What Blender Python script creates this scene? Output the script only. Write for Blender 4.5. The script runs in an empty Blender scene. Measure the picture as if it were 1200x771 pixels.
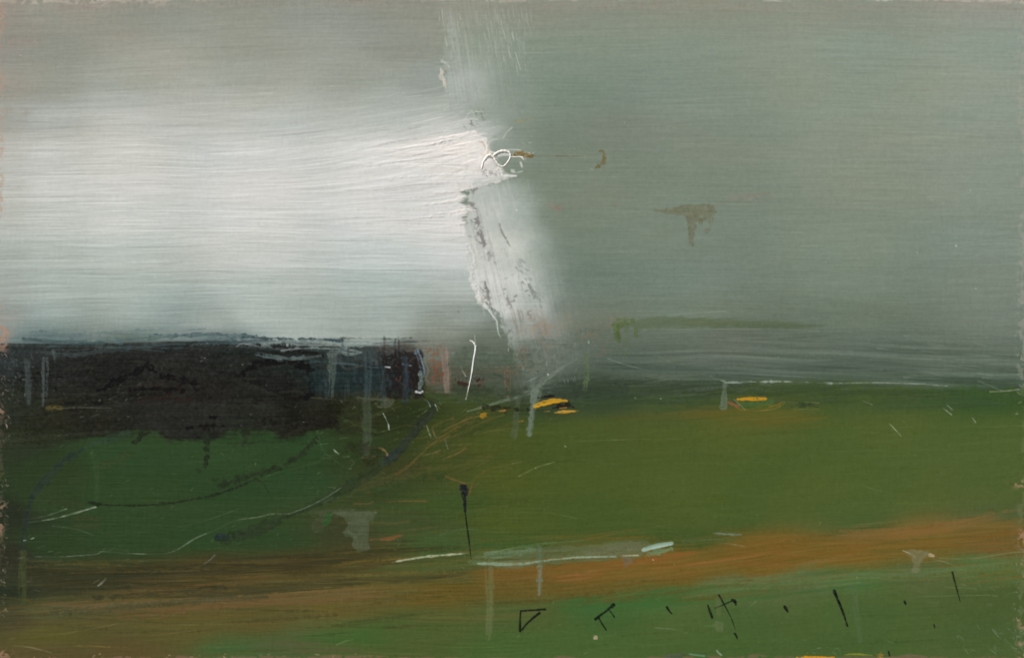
import bpy, math
import numpy as np

# ------------------------------------------------------------------
# An oil painting on canvas, built as a relief of paint: every grid
# point of the paint film has its own height and pigment.  All paint
# coordinates are in "canvas units" (1200 x 771 of half a millimetre).
# ------------------------------------------------------------------
PW, PH = 1204.0, 775.0           # canvas face, units
X0, Y0 = -2.0, -2.0              # its left/top corner
U = 0.0005                       # metres per unit
S = 1.3                          # grid points per unit
ZC = 1.45                        # height of the painting's centre
W, H = int(PW*S)+1, int(PH*S)+1
rng = np.random.default_rng(11)
gx = np.linspace(X0, X0+PW, W, dtype=np.float32)
gy = np.linspace(Y0, Y0+PH, H, dtype=np.float32)
XX, YY = np.meshgrid(gx, gy)
C = np.zeros((H, W, 3), np.float32)          # pigment, display-referred 0..255
Z = np.zeros((H, W), np.float32)             # paint relief, millimetres
L = np.zeros((H, W), np.int32)               # which part of the painting
PARTS = []                                   # (name, label)

def noise(sx, sy, seed):
    r = np.random.default_rng(seed).standard_normal((H, W)).astype(np.float32)
    fy = np.fft.fftfreq(H)[:, None]; fx = np.fft.rfftfreq(W)[None, :]
    k = np.exp(-2*math.pi**2*((sx*S*fx)**2+(sy*S*fy)**2))
    r = np.fft.irfft2(np.fft.rfft2(r)*k, s=(H, W)).astype(np.float32)
    return r/r.std()
def look(f, x, y):                            # bilinear lookup, wrapping
    u = (x-X0)*S; v = (y-Y0)*S
    i = np.floor(u).astype(np.int32); j = np.floor(v).astype(np.int32)
    a = (u-i).astype(np.float32); b = (v-j).astype(np.float32)
    i0 = i % W; i1 = (i+1) % W; j0 = j % H; j1 = (j+1) % H
    return (f[j0, i0]*(1-a)+f[j0, i1]*a)*(1-b)+(f[j1, i0]*(1-a)+f[j1, i1]*a)*b
def sm(a, b, x):
    t = np.clip((x-a)/(b-a), 0, 1); return t*t*(3-2*t)
def field(pts, asp=2.2, p=3.0, base=120):               # smooth colour field through points
    w, h = 200, 130
    lx = np.linspace(X0, X0+PW, w); ly = np.linspace(Y0, Y0+PH, h)
    A, B = np.meshgrid(lx, ly); num = np.zeros((h, w, 3)); den = np.zeros((h, w))
    for (x, y, r, g, b) in pts:
        d = (A-x)**2+((B-y)*asp)**2+base
        k = d**(-p/2*1.25); den += k; num += k[..., None]*np.array([r, g, b])
    f = num/den[..., None]
    u = np.clip((XX-X0)/PW*(w-1), 0, w-1.001); v = np.clip((YY-Y0)/PH*(h-1), 0, h-1.001)
    i = u.astype(int); j = v.astype(int); a = (u-i)[..., None]; b = (v-j)[..., None]
    return ((f[j, i]*(1-a)+f[j, i+1]*a)*(1-b)+(f[j+1, i]*(1-a)+f[j+1, i+1]*a)*b).astype(np.float32)
def curve(pts):
    p = np.array(pts, float); return np.interp(XX, p[:, 0], p[:, 1]).astype(np.float32)
def newpart(name, label=None):
    PARTS.append((name, label)); return len(PARTS)-1
def part_of(name, label):
    return newpart(name, label)

# shared textures -------------------------------------------------------
Nstreak = noise(38, .62, 1)*.7+noise(90, 1.5, 2)*.5
Nfine = noise(14, .55, 3)
Nbroad = noise(120, 5, 4)
Nlow = noise(60, 30, 5)
Nlow2 = noise(28, 14, 6)
Nwave = noise(150, 45, 16)
Nhair = noise(20, .5, 17)*.75+noise(7, .5, 18)*.45
Npatch = noise(9, 7, 7)
Ngrain = noise(.8, .8, 8)
Nspot = noise(1.7, 1.5, 9)
Nthx = noise(4.5, .7, 10); Nthy = noise(.7, 4.5, 12)
Nvert = noise(.7, 26, 13)
Nedge = noise(6, 2.2, 14)
WEAVE = (Nthx+Nthy)*.5

def mixin(a, col, part=None, h=0., hset=None, sl=None, keep=.42):
    sl = sl or (slice(0, H), slice(0, W))
    c = C[sl]; al = np.clip(a, 0, 1)[..., None]
    C[sl] = c*(1-al)+np.asarray(col, np.float32)*al
    if h: Z[sl] += h*np.clip(a, 0, 1)
    if part is not None: L[sl][a > keep] = part

def box(x0, x1, y0, y1):
    i0 = max(0, int((x0-X0)*S)); i1 = min(W, int((x1-X0)*S)+2)
    j0 = max(0, int((y0-Y0)*S)); j1 = min(H, int((y1-Y0)*S)+2)
    return (slice(j0, max(j0+1, j1)), slice(i0, max(i0+1, i1)))

def smooth_path(p, n=6):
    p = [np.array(q, float) for q in p]
    if len(p) < 3: return np.array(p)
    q = [2*p[0]-p[1]]+p+[2*p[-1]-p[-2]]; out = []
    for i in range(1, len(q)-2):
        for t in np.linspace(0, 1, n, endpoint=False):
            a, b, c, d = q[i-1:i+3]
            out.append(.5*(2*b+(c-a)*t+(2*a-5*b+4*c-d)*t*t+(3*b-a-3*c+d)*t**3))
    out.append(p[-1]); return np.array(out)

def st(pts, w, col, op=1., dry=0., soft=.9, h=0., part=None, label=None, rough=.0, n=6, fade=0., ridge=0., jit=1.):
    """one brush stroke, drip, scratch or line: pts with a width (number or list)"""
    w = [w]*len(pts) if np.isscalar(w) else list(w)
    rough = rough*min(1., max(w)/4.5)
    w = [k+.5*math.exp(-k/2.6) for k in w]
    P = smooth_path([(x, y, ww) for (x, y), ww in zip(pts, w)], n)
    m = P[:, 2].max()+4+rough
    sl = box(P[:, 0].min()-m, P[:, 0].max()+m, P[:, 1].min()-m, P[:, 1].max()+m)
    x = XX[sl]; y = YY[sl]
    best = np.full(x.shape, 1e9, np.float32); tt = np.zeros(x.shape, np.float32)
    ss = np.zeros(x.shape, np.float32); ww = np.ones(x.shape, np.float32); acc = 0.
    total = sum(np.hypot(*(P[i+1, :2]-P[i, :2])) for i in range(len(P)-1))+1e-6
    for i in range(len(P)-1):
        ax, ay, aw = P[i]; bx, by, bw = P[i+1]; dx, dy = bx-ax, by-ay
        ln = math.hypot(dx, dy)+1e-6
        t = np.clip(((x-ax)*dx+(y-ay)*dy)/ln**2, 0, 1)
        d = np.hypot(x-ax-t*dx, y-ay-t*dy); hw = (aw+(bw-aw)*t)*.5
        e = d-hw
        k = e < best
        best[k] = e[k]; tt[k] = (acc+t*ln)[k]; ww[k] = hw[k]
        ss[k] = (((x-ax)*-dy+(y-ay)*dx)/ln)[k]; acc += ln
    mw = float(P[:, 2].max()); sd = rng.uniform(0, 600)
    best = best+jit*min(1., mw/6)*(.26*Ngrain[sl]+.34*Nspot[sl])
    if rough: best = best+rough*.5*(Nspot[sl]*.6+Npatch[sl]*.5)
    a = 1-sm(-soft, soft*.6, best)
    lab = a.copy()
    if dry:
        b = look(Nstreak, tt*1.0+sd, ss*1.0+sd)*.75+look(Nfine, tt+sd*2, ss+sd)*.5+Ngrain[sl]*.25
        a = a*sm(-.5, .5, b+1.6-3.2*dry)
    a = a*(1-.38*sm(.5, 1.7, WEAVE[sl]+.7*Ngrain[sl]))
    if mw < 2.7 and jit:
        a = a*(.25+.75*sm(-1.3, .2, look(Npatch, tt*1.1+sd, tt*0+sd)))
    else:
        col = np.asarray(col, np.float32)+(Ngrain[sl]*1.8+Nspot[sl]*1.6+look(Nfine, tt+sd, ss*.8+sd)*(1.5+.02*float(np.mean(col))))[..., None]
    if fade: a = a*(1-sm(total*(1-fade), total, tt))
    a = a*op
    if part: L[sl][lab > .45] = part_of(part, label)
    mixin(a, col, None, h, sl=sl)
    if ridge: Z[sl] += ridge*np.exp(-(best+.6)**2/1.2)*np.clip(a*2, 0, 1)
    return a, sl

def blob(poly, col, op=1., soft=2., rough=3., h=0., part=None, label=None, dry=0., tex=0.):
    p = np.array(poly, float); m = soft+rough*2+4
    sl = box(p[:, 0].min()-m, p[:, 0].max()+m, p[:, 1].min()-m, p[:, 1].max()+m)
    x = XX[sl]; y = YY[sl]; ins = np.zeros(x.shape, bool); d = np.full(x.shape, 1e9, np.float32)
    for i in range(len(p)):
        ax, ay = p[i]; bx, by = p[(i+1) % len(p)]
        if ay != by:
            ins ^= ((ay > y) != (by > y)) & (x < (bx-ax)*(y-ay)/(by-ay)+ax)
        dx, dy = bx-ax, by-ay; t = np.clip(((x-ax)*dx+(y-ay)*dy)/(dx*dx+dy*dy+1e-9), 0, 1)
        d = np.minimum(d, np.hypot(x-ax-t*dx, y-ay-t*dy))
    e = np.where(ins, -d, d)+rough*(Nedge[sl]*.6+Nspot[sl]*.35+Nlow2[sl]*.3)
    a = 1-sm(-soft, soft, e)
    if dry: a = a*sm(-.6, .6, Nstreak[sl]*.7+Nfine[sl]*.5+1.6-3.2*dry)
    a = a*op
    col = np.asarray(col, np.float32)+(Ngrain[sl]*1.8+Nspot[sl]*1.6+Nhair[sl]*2)[..., None]
    a = a*(1-.38*sm(.5, 1.7, WEAVE[sl]+.7*Ngrain[sl]))
    if tex: col = col+tex*(Nstreak[sl]*.6+Npatch[sl]*.5)[..., None]
    k = part_of(part, label) if part else None
    mixin(a, col, k, h, sl=sl, keep=min(.42, op*.45))
    return a, sl

def flecks(n, reg, ln, col, op=.7, ang=0., spread=.5, w=.8, h=.05):
    x0, x1, y0, y1 = reg
    for _ in range(n):
        x = rng.uniform(x0, x1); y = rng.uniform(y0, y1); l = rng.uniform(.3, 1.)*ln
        a = ang+rng.normal(0, spread); c = np.array(col)+rng.normal(0, 9)
        st([(x, y), (x+l*math.cos(a), y+l*math.sin(a))], w*rng.uniform(.6, 1.2), c, op*rng.uniform(.35, 1), soft=.7, h=h, rough=.8)

# ======================= 1  right sky ==================================
sky_r = [
 (540,8,146,146,134),(640,8,139,141,129),(800,8,135,140,127),(1000,8,139,143,131),(1185,6,150,150,141),
 (560,60,140,148,136),(660,60,133,142,129),(800,60,134,143,131),(1000,60,138,147,135),(1170,60,141,151,140),
 (580,115,142,150,139),(660,120,125,136,122),(800,120,132,141,129),(1000,120,137,146,133),(1170,120,141,150,139),
 (640,165,119,129,117),(720,150,126,131,120),(800,170,127,135,123),(1000,170,134,142,130),(1170,170,138,146,135),
 (660,215,121,131,118),(740,200,121,131,118),(820,220,123,133,120),(1000,220,131,139,126),(1170,215,138,145,134),
 (680,280,118,129,116),(800,280,120,131,119),(1000,280,127,137,124),(1170,280,130,139,128),
 (680,335,112,124,114),(800,330,118,130,120),(1000,330,122,133,120),(1170,335,124,133,122),
 (700,370,111,119,107),(800,365,112,123,110),(1000,375,108,119,105),(1170,375,118,126,116),
 (560,400,88,98,85),(700,400,96,105,95),(850,405,97,107,98),(1000,405,98,109,99),(1170,400,105,115,105),
 (560,430,72,80,64),(700,430,82,92,82),(850,425,88,98,90),(1000,425,86,98,88),(1170,425,92,103,92),
 (700,450,60,70,58),(850,445,68,82,70),(1000,445,68,82,70),(1170,445,76,90,76)]
vw = YY+2.2*Nwave+.5*Nlow
tex_r = look(Nstreak, XX, vw)*.35+look(Nfine, XX+300, vw)*.35+look(Nhair, XX, vw)*.7
P_SKYR = newpart('grey_sky_paint', 'flat grey green sky on the right half')
C[:] = field(sky_r, base=1500)+(tex_r*1.8+Nbroad*.35+Nlow2*.3+Nlow*.7+WEAVE*.8)[..., None]+np.array([-1., .8, -2.])
C += (Nlow2*.5+Nlow*.6)[..., None]*np.array([1., -.3, -.9])
L[:] = P_SKYR
wv = .5+.5*sm(800, 1100, XX)
Z += .013*tex_r+.016*WEAVE*wv
# stronger scraped streaks low in the right sky
lowm = sm(375, 425, YY)*sm(640, 760, XX)*(1-sm(440, 462, YY))
C += (lowm*(look(Nstreak, XX-200, YY-(XX-900)*.03+2.5*Nlow)*6.5))[..., None]
Z += lowm*.035*look(Nstreak, XX-200, YY-(XX-900)*.03+2.5*Nlow)

# ======================= 2  bright left sky =============================
sky_l = [
 (-5,8,150,142,130),(60,10,148,147,134),(150,12,145,146,134),(300,10,146,148,136),(480,12,143,145,133),
 (10,50,146,142,131),(60,60,144,145,133),(300,55,150,152,140),(480,55,142,145,133),
 (10,100,152,149,138),(60,100,151,153,142),(150,96,160,163,152),(300,92,158,162,151),(420,92,152,157,146),(500,95,150,156,147),
 (150,118,174,178,170),(300,118,174,178,169),(450,118,166,172,163),(540,130,172,178,169),
 (8,140,162,162,152),(60,142,174,177,169),(150,142,189,192,185),(300,142,188,192,185),(450,140,182,187,180),(545,150,205,206,200),
 (8,180,184,184,176),(60,180,196,198,191),(150,180,203,205,199),(300,178,207,208,203),(450,178,220,219,213),(550,178,232,226,217),
 (8,220,188,189,181),(60,220,202,204,197),(150,220,206,207,202),(300,222,212,211,206),(450,220,217,216,211),(545,220,222,219,213),
 (8,255,180,184,176),(60,258,192,197,189),(150,258,200,204,197),(300,258,210,210,204),(450,258,212,213,208),(545,255,222,219,213),
 (8,300,168,175,166),(60,300,178,186,178),(150,300,185,192,184),(300,298,197,201,196),(450,300,194,201,196),(540,300,204,206,201),
 (8,340,160,166,158),(60,340,170,180,172),(150,340,173,183,175),(300,340,179,188,181),(450,340,170,182,176),(550,335,176,184,178),
 (8,370,150,152,144),(60,368,160,171,164),(150,370,163,175,167),(300,370,172,183,176),(450,368,160,172,166),(550,372,142,153,146),(590,385,118,128,118),
 (60,378,142,155,148),(60,388,110,126,122),(60,398,82,98,97),(150,378,148,160,154),(150,388,120,134,128),(150,398,86,102,97),(250,380,158,169,162),(250,390,130,142,138),(250,399,80,96,96),(350,388,166,176,169),(450,388,158,168,160),(520,390,134,142,132),(580,395,104,114,102),(505,408,118,122,112),(520,415,104,110,98),(560,412,88,98,86),(600,412,94,103,92),(510,440,84,80,66),(540,438,78,82,68),(575,440,72,80,66),(610,442,80,88,76),(560,460,66,74,54)]
bend = -((np.clip(XX-260, 0, 400)/280)**2)*34*np.clip((268-YY)/80, 0, 1)*sm(70, 140, YY)
bend += ((np.clip(XX-400, 0, 400)/160)**2)*5*sm(250, 285, YY)*(1-sm(310, 360, YY))
vl = YY-bend+3.0*Nwave+1.0*Nlow+.5*Nlow2
lt = look(Nstreak, XX+500, vl)*.42+look(Nfine, XX+100, vl)*.35+look(Nhair, XX+70, vl)*.55
lc = look(noise(70, 1.1, 21), XX, vl)
amp = .55+.75*sm(90, 200, YY)*(1-.35*sm(320, 380, YY))
col = field(sky_l, base=320)+(lt*3.3*amp+lc*.6*amp+Nbroad*.5+WEAVE*.3)[..., None]
col += (Nlow2*.9)[..., None]*np.array([1., 0, -.7])
# jagged right edge of the bright half
ex = np.interp(YY, [-5,40,75,100,125,140,152,175,195,207,215,225,231,238,246,255,262,300,330,350,362,375,400],
                   [515,520,521,526,545,560,585,574,585,597,574,540,549,541,552,543,548,552,556,566,580,610,625]).astype(np.float32)
exs = np.interp(YY, [-5,110,140,165,205,260,345,375,400],[14,16,24,6,5,4,5,40,50]).astype(np.float32)
rl = look(Nstreak, XX+500, vl)*.5+Nspot*.3
ml = 1-sm(-1., 1., (XX-ex+rl*exs*.5)/exs)
P_LIGHT = newpart('white_sky_paint', 'bright white and pale grey brushed sky on the left half')
mixin(ml, col, P_LIGHT, 0)
Z += ml*(.15+.030*lt*amp+.012*lc*amp+.012*WEAVE-.013*tex_r)
# darker/lighter individual sweeps through the bright part
for i in range(240):
    x = rng.uniform(-30, 430); y = rng.uniform(95, 385); l = rng.uniform(60, 260)
    q = []
    for t in np.linspace(0, 1, 5):
        xx = x+l*t; b = -((max(xx-260, 0)/280)**2)*34*np.clip((268-y)/80, 0, 1)
        q.append((min(xx, 548), y+b+2*math.sin(t*4+i)))
    br = rng.normal(0, 1); k = np.array([1, 1, .98])*br*9
    j = int((y-Y0)*S); ii = int((min(x+l*.5, 500)-X0)*S)
    st(q, rng.uniform(.6, 2.2), np.clip(C[j, max(ii, 0)]+k, 60, 238), .35, dry=.5, h=.022*np.sign(br), soft=1.0)
for (x0, y0, x1, y1, c) in [(300,175,395,163,-22),(380,168,470,158,-14),(300,263,430,262,-14),(230,292,420,292,12),(90,288,160,285,14),
        (120,322,200,310,-16),(300,160,420,150,-12),(60,206,300,205,10),(330,300,470,312,-10),(170,100,330,97,-12),(60,112,110,110,12),
        (30,242,250,236,-9),(300,318,520,316,-9),(350,255,420,262,-16),(390,258,520,246,-12),(420,238,520,232,-10),(280,215,420,196,-8)]:
    j = int(((y0+y1)/2-Y0)*S); i = int(((x0+x1)/2-X0)*S)
    st([(x0, y0), ((x0+x1)/2, (y0+y1)/2+1.5), (x1, y1)], [.6, 2.2, .6], np.clip(C[j, i]+c, 0, 240), .55, dry=.35, h=-.03 if c < 0 else .05)

# rust/pink ground at the top-left
for (x, y, w_, o) in [(95,8,60,.35),(30,50,34,.3),(120,6,40,.3),(20,130,26,.3),(150,40,40,.12),(880,10,60,.2),(740,6,80,.2),(1140,4,80,.25)]:
    st([(x-w_/2, y), (x+w_/2, y+1)], 9, (158,142,130), o, soft=6, rough=4)

# ======================= 3  column between the halves ===================
# thin vertical drag at the top
def vtex(slope): return look(Nvert, XX-(YY-60)*slope, YY)
colm = sm(512, 530, XX+Nspot*2)*(1-sm(560, 640, XX))*(1-sm(110, 160, YY))
vt = vtex(.16)
mixin(colm*(.05+.16*sm(.4, 1.8, vt)), (166,171,159), None)
Z += colm*.02*vt
a = np.exp(-((XX-525-.17*(YY-10))/15)**2)*sm(4, 60, YY+9*Nvert)*(1-sm(95, 130, YY))*sm(516, 522, XX+1.6*Nspot)*sm(-1.4, .7, vt+.5*Ngrain)
mixin(a*.62, (164,169,157), None, .02)
a = np.exp(-((XX-585)/38)**2)*sm(2, 34, YY+8*Nvert)*(1-sm(60, 110, YY+10*Nvert))*sm(-.1, 1.6, vt+.8*Ngrain+.4*Npatch)
mixin(a*.26, (158,165,153), None, .01)
P_COL = newpart('pale_smear', 'pale vertical smear of paint between the two halves of the sky')
cp = [(530,70,160,166,156),(540,95,171,178,170),(560,115,166,174,165),(600,110,140,148,137),(575,150,168,176,168),(610,150,142,150,139),(600,190,158,168,160)]
a = np.exp(-(((XX-548)/34)**2+((YY-100)/32)**2))*sm(519, 525, XX+1.5*Nspot)*sm(-2.2, -.6, vt+sm(60, 95, YY)*3)
mixin(np.clip(a*1.15, 0, .95), field(cp)+(vt*1.5)[..., None], P_COL, .05)
a = np.exp(-(((XX-585)/40)**2+((YY-158)/34)**2))
mixin(a*.75, field(cp), None)
# main column 205..455
cc = [(560,215,186,192,183),(600,215,162,171,161),(640,215,133,143,130),(575,250,190,194,186),(610,250,168,177,168),(650,250,133,142,130),
      (570,290,202,203,195),(600,290,198,202,193),(635,290,159,169,159),(665,290,122,133,121),(580,330,208,209,202),(610,330,200,204,195),(645,330,150,160,151),(675,330,116,127,117),
      (590,360,200,202,195),(625,360,172,179,171),(665,360,122,131,122),(605,385,155,162,154),(640,390,141,147,138),(690,395,104,112,102),(620,420,104,114,101),(650,420,106,114,104),(690,430,92,101,90),(640,450,84,94,82)]
lx = np.interp(YY, [200,215,240,262,280,300,330,350,365,380,400,430,460],[566,552,549,545,547,548,555,568,580,590,598,606,616]).astype(np.float32)
rx = np.interp(YY, [200,240,300,340,380,420,460],[640,668,688,700,712,716,660]).astype(np.float32)
vc = look(Nvert, XX-(YY-300)*.22, YY)
am = sm(-3, 3, XX-lx+2.5*Nspot)*(1-sm(-75, 0, XX-rx+5*Nlow2))*sm(200, 222, YY)*(1-sm(425, 462, YY+4*vc))
ccol = field(cc)+(vc*1.7*sm(250, 330, YY)+Nspot*.8)[..., None]
mixin(am, ccol, P_COL, .06)
Z += am*.02*vc*sm(240, 330, YY)
for i in range(90):
    y = rng.uniform(215, 360); x = np.interp(y, [215, 300, 360], [556, 553, 574])+abs(rng.normal(0, 24)); l = rng.uniform(18, 60)
    g = rng.uniform(172, 208)-max(0, x-590)*.6
    st([(x-l*.12, y-l/2), (x, y), (x+l*.13, y+l/2)], [.6, rng.uniform(1, 5), .8], (g-3, g, g-7), rng.uniform(.2, .55), dry=.35, h=.04*rng.normal(.2, 1), n=4)
for i in range(110):
    y = rng.uniform(368, 446); x = 600+(y-368)*.35+rng.normal(8, 17); l = rng.uniform(8, 30); g = rng.uniform(112, 172)-(y-368)*.5
    st([(x-l*.1, y-l/2), (x+1, y), (x+l*.13, y+l/2)], [.5, rng.uniform(.8, 2.6), .6], (g-4, g+2, g-8), rng.uniform(.25, .6), dry=.3, h=.03, n=4)
for i in range(60):
    y = rng.uniform(20, 120); x = 527+.16*y+rng.normal(0, 9)+max(0, y-60)*.18; l = rng.uniform(12, 44); g = rng.uniform(158, 184)
    st([(x-l*.09, y-l/2), (x, y), (x+l*.1, y+l/2)], [.6, rng.uniform(1.5, 6), 1], (g-5, g, g-9), rng.uniform(.15, .4), dry=.3, soft=1.8, h=.02, n=4)
# broken dark grain in the column
def broken(poly, col, cover=.5, part=None, label=None, op=.8, slope=.25, h=-.03):
    p = np.array(poly, float); sl = box(p[:,0].min()-8, p[:,0].max()+8, p[:,1].min()-8, p[:,1].max()+8)
    x = XX[sl]; y = YY[sl]; ins = np.zeros(x.shape, bool); d = np.full(x.shape, 1e9, np.float32)
    for i in range(len(p)):
        ax, ay = p[i]; bx, by = p[(i+1) % len(p)]
        if ay != by: ins ^= ((ay > y) != (by > y)) & (x < (bx-ax)*(y-ay)/(by-ay)+ax)
        dx, dy = bx-ax, by-ay; t = np.clip(((x-ax)*dx+(y-ay)*dy)/(dx*dx+dy*dy+1e-9), 0, 1)
        d = np.minimum(d, np.hypot(x-ax-t*dx, y-ay-t*dy))
    e = np.where(ins, -d, d)
    a = (1-sm(-2.5, 2., e+1.5*Nspot[sl]))*sm(-.25, .3, Nspot[sl]*.7+Ngrain[sl]*.4+look(Nvert, x-(y-300)*slope, y)*.3+(cover-.5)*3)*op
    k = part_of(part, label) if part else None
    mixin(a, col, k, h, sl=sl, keep=.2)
DK = (124,120,117)
for poly, cv in [([(551,222),(560,219),(557,229),(552,228)],.75),([(546,236),(553,234),(560,246),(556,249)],.75),
        ([(566,217),(580,215),(574,221)],.3),([(536,262),(547,256),(548,261),(539,266)],.45),([(550,256),(562,254),(565,264),(558,268)],.6),
        ([(556,268),(566,272),(572,288),(566,290),(560,282)],.75),([(569,292),(575,293),(580,308),(574,304)],.7),
        ([(566,330),(571,336),(575,350),(571,354)],.8),([(572,362),(580,364),(588,366),(576,368)],.5),
        ([(590,342),(594,346),(602,362),(597,364)],.7),([(615,362),(624,364),(622,376),(617,374)],.5),([(607,390),(612,388),(614,402)],.5)]:
    broken(poly, DK, cv)
st([(585,262),(589,273),(594,282),(598,289)], [1.2,3,2.4,.8], (132,130,126), .8, dry=.35, h=-.1, part='dark_crack', label='thin dark grey gash in the pale smear')
st([(595,286),(603,297),(609,308),(617,316)], 1.3, (120,128,118), .6, dry=.4)
for i in range(40):
    t = rng.uniform(0, 1); x = 606+t*24+rng.normal(0, 5); y = 305+t*48+rng.normal(0, 6)
    st([(x, y), (x+rng.uniform(1, 3), y+rng.uniform(1, 3))], rng.uniform(.8, 1.6), (118,126,118), .4, rough=1, h=-.02)
for (x, y) in [(593,326),(600,322),(591,339),(604,347),(601,353),(617,341),(610,365),(585,347),(565,347)]:
    st([(x-1, y+.5), (x+1.5, y-.5)], 1.8, (104,110,103), .65, rough=1.2, h=-.03)
st([(621,334),(626,343),(628,350)], 3, (122,131,122), .6, rough=2)
flecks(40, (612,650,300,400), 6, (150,158,148), .5, 1.2, .4)
# pink-brown rubbed priming near the foot of the column
for (x, y, rx_, ry_, o, c) in [(607,380,8,12,.4,(150,128,112)),(628,378,12,16,.35,(150,132,116)),(640,385,14,12,.35,(142,122,104)),(614,416,6,8,.7,(132,92,74)),
        (690,388,10,10,.3,(136,112,84)),(602,432,22,5,.6,(126,88,68)),(665,376,12,14,.2,(132,122,100)),(655,243,6,4,.5,(140,118,104)),
        (720,378,14,8,.22,(140,116,88)),(640,405,10,16,.25,(124,100,80)),(875,232,30,5,.22,(142,126,112)),(700,410,14,10,.25,(118,100,86))]:
    sl = box(x-rx_*3, x+rx_*3, y-ry_*3, y+ry_*3)
    d = ((XX[sl]-x)/rx_)**2+((YY[sl]-y)/ry_)**2
    mixin(np.exp(-d)*sm(-1, .8, Nspot[sl]+.4*Ngrain[sl])*o*1.25, c, sl=sl)

# ======================= 4  dark band and fields ========================
lower = [
 # left field
 (10,530,44,52,36),(60,545,44,58,34),(150,535,50,72,41),(250,535,50,72,42),(350,520,46,68,38),(430,530,44,58,32),
 (10,600,40,46,34),(60,590,45,63,37),(150,585,48,67,38),(250,580,46,66,38),(350,570,46,68,40),(430,575,52,64,36),(470,545,58,62,34),
 (10,650,46,48,36),(60,640,45,62,37),(150,635,46,66,38),(250,630,48,70,38),(330,630,50,66,38),(400,620,58,62,38),(470,610,62,74,42),
 # centre
 (420,490,41,46,28),(480,490,41,48,27),(520,500,59,68,33),(520,540,63,72,35),(520,590,61,78,39),(520,640,63,84,45),
 (560,480,63,72,37),(580,520,71,78,35),(600,560,73,82,35),(600,610,71,84,37),(590,640,63,84,41),
 # right field
 (640,474,54,64,42),(700,474,56,70,46),(800,476,66,80,46),(1000,474,70,86,46),(1170,468,60,82,44),
 (700,505,70,80,40),(850,495,80,86,40),(930,490,80,88,42),(1000,510,72,88,44),(1170,505,68,88,44),
 (700,560,70,85,41),(850,560,69,87,43),(1000,560,73,90,44),(1170,560,71,88,46),
 (700,610,67,84,40),(850,600,68,86,42),(1000,600,73,90,48),(1170,600,78,90,52),(800,632,64,82,40),(1000,625,76,90,48),
 # path
 (10,690,46,51,36),(60,680,56,57,37),(150,675,56,57,36),(250,665,64,59,35),(350,660,72,63,36),(430,655,76,69,40),
 (10,725,70,67,44),(60,718,82,81,50),(150,712,86,81,48),(250,700,92,81,46),(350,695,94,85,48),(450,690,94,87,44),
 (60,745,86,83,42),(200,735,88,83,44),(300,725,90,83,44),(400,712,92,85,44),
 (520,668,76,80,44),(520,692,98,84,38),(600,668,102,80,42),(600,690,94,84,42),(700,668,106,88,42),(700,688,98,84,40),
 (780,655,114,90,42),(800,672,104,88,38),(900,645,114,90,40),(900,662,108,86,38),(1000,638,116,94,46),(1000,655,108,88,38),
 (1080,628,114,96,50),(1080,645,106,90,42),(1170,622,104,92,52),(1170,640,102,86,48),
 # lower green
 (60,765,86,76,46),(150,764,88,78,46),(280,760,74,90,50),(350,750,78,90,52),(420,742,70,92,46),(500,735,78,90,46),(600,720,76,90,48),(600,755,70,94,48),
 (700,710,68,98,52),(760,700,66,100,54),(700,750,70,94,48),(850,690,92,104,66),(850,720,72,94,50),(850,755,68,92,48),(940,680,86,102,62),
 (1000,675,72,104,58),(1000,720,72,94,50),(1000,760,70,92,48),(1080,670,84,96,58),(1150,662,80,104,58),(1150,700,78,92,50),(1150,755,74,92,50)]
hor = curve([(-5,416),(60,418),(120,414),(180,410),(300,408),(480,406),(488,412),(500,452),(530,460),(600,466),(640,458),(700,447),(800,447),(1000,446),(1080,449),(1200,450)])
vd = YY+XX*.075+3.5*Nwave+1.0*Nlow+.5*Nlow2
tl = look(Nstreak, XX+150, vd)*.55+look(Nfine, XX, vd)*.4+look(Nhair, XX+9, vd)*.4
low = field(lower, asp=2.6)
leftm = 1-sm(380, 560, XX)
evn = np.stack([72+7*sm(600, 1100, XX), 86+8*sm(600, 1100, XX), 39+9*sm(600, 1200, XX)], -1)
mk = (sm(540, 660, XX+10*Nlow)*sm(476, 506, YY+2*Nlow)*(1-sm(-34, -10, YY-np.interp(XX, [500,640,760,900,1000,1100,1205],[650,640,650,636,630,620,606])+3*Nlow))*.72)[..., None]
low = low*(1-mk)+evn*mk
mk = ((1-sm(330, 400, XX+8*Nlow))*sm(50, 130, XX+8*Nlow)*sm(500, 520, YY)*(1-sm(630, 660, YY+3*Nlow))*.65)[..., None]
low = low*(1-mk)+np.array([47., 67, 38.])*mk
pathy = np.clip(1-np.abs(YY-np.interp(XX, [0,300,600,900,1200],[712,695,680,655,632]))/45, 0, 1)
low = low+(tl*(.7+3.9*pathy)*(1-.45*leftm)+Nbroad*.4+Nlow2*.7+WEAVE*.8+Ngrain*.4)[..., None]
low += (Nlow2*.7+look(Nstreak, XX-77, vd)*2.4*pathy)[..., None]*np.array([1.1, 0.1, -.5])
P_FIELD = newpart('green_field_paint', 'smooth olive green band across the right and centre')
softh = np.interp(XX, [0,480,560,640,760,1200],[2,3,12,12,11,5]).astype(np.float32)
mh = sm(-1, 1, (YY-hor-4+1.6*tl*1.2+Nspot*1.2)/softh)
mixin(mh, low, P_FIELD)
Z += mh*(-.013*tex_r+.008*tl+.004*WEAVE*(1-wv)+pathy*.02*tl)
P_DGREEN = newpart('dark_green_paint', 'darker bottle green patch at lower left')
mk = (YY > 505) & (XX < 470-(YY-505)*.1+8*Nlow2) & (YY < np.interp(XX, [0,100,200,300,400,500],[668,668,664,652,640,628])+3*tl)
L[mk] = P_DGREEN
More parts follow.
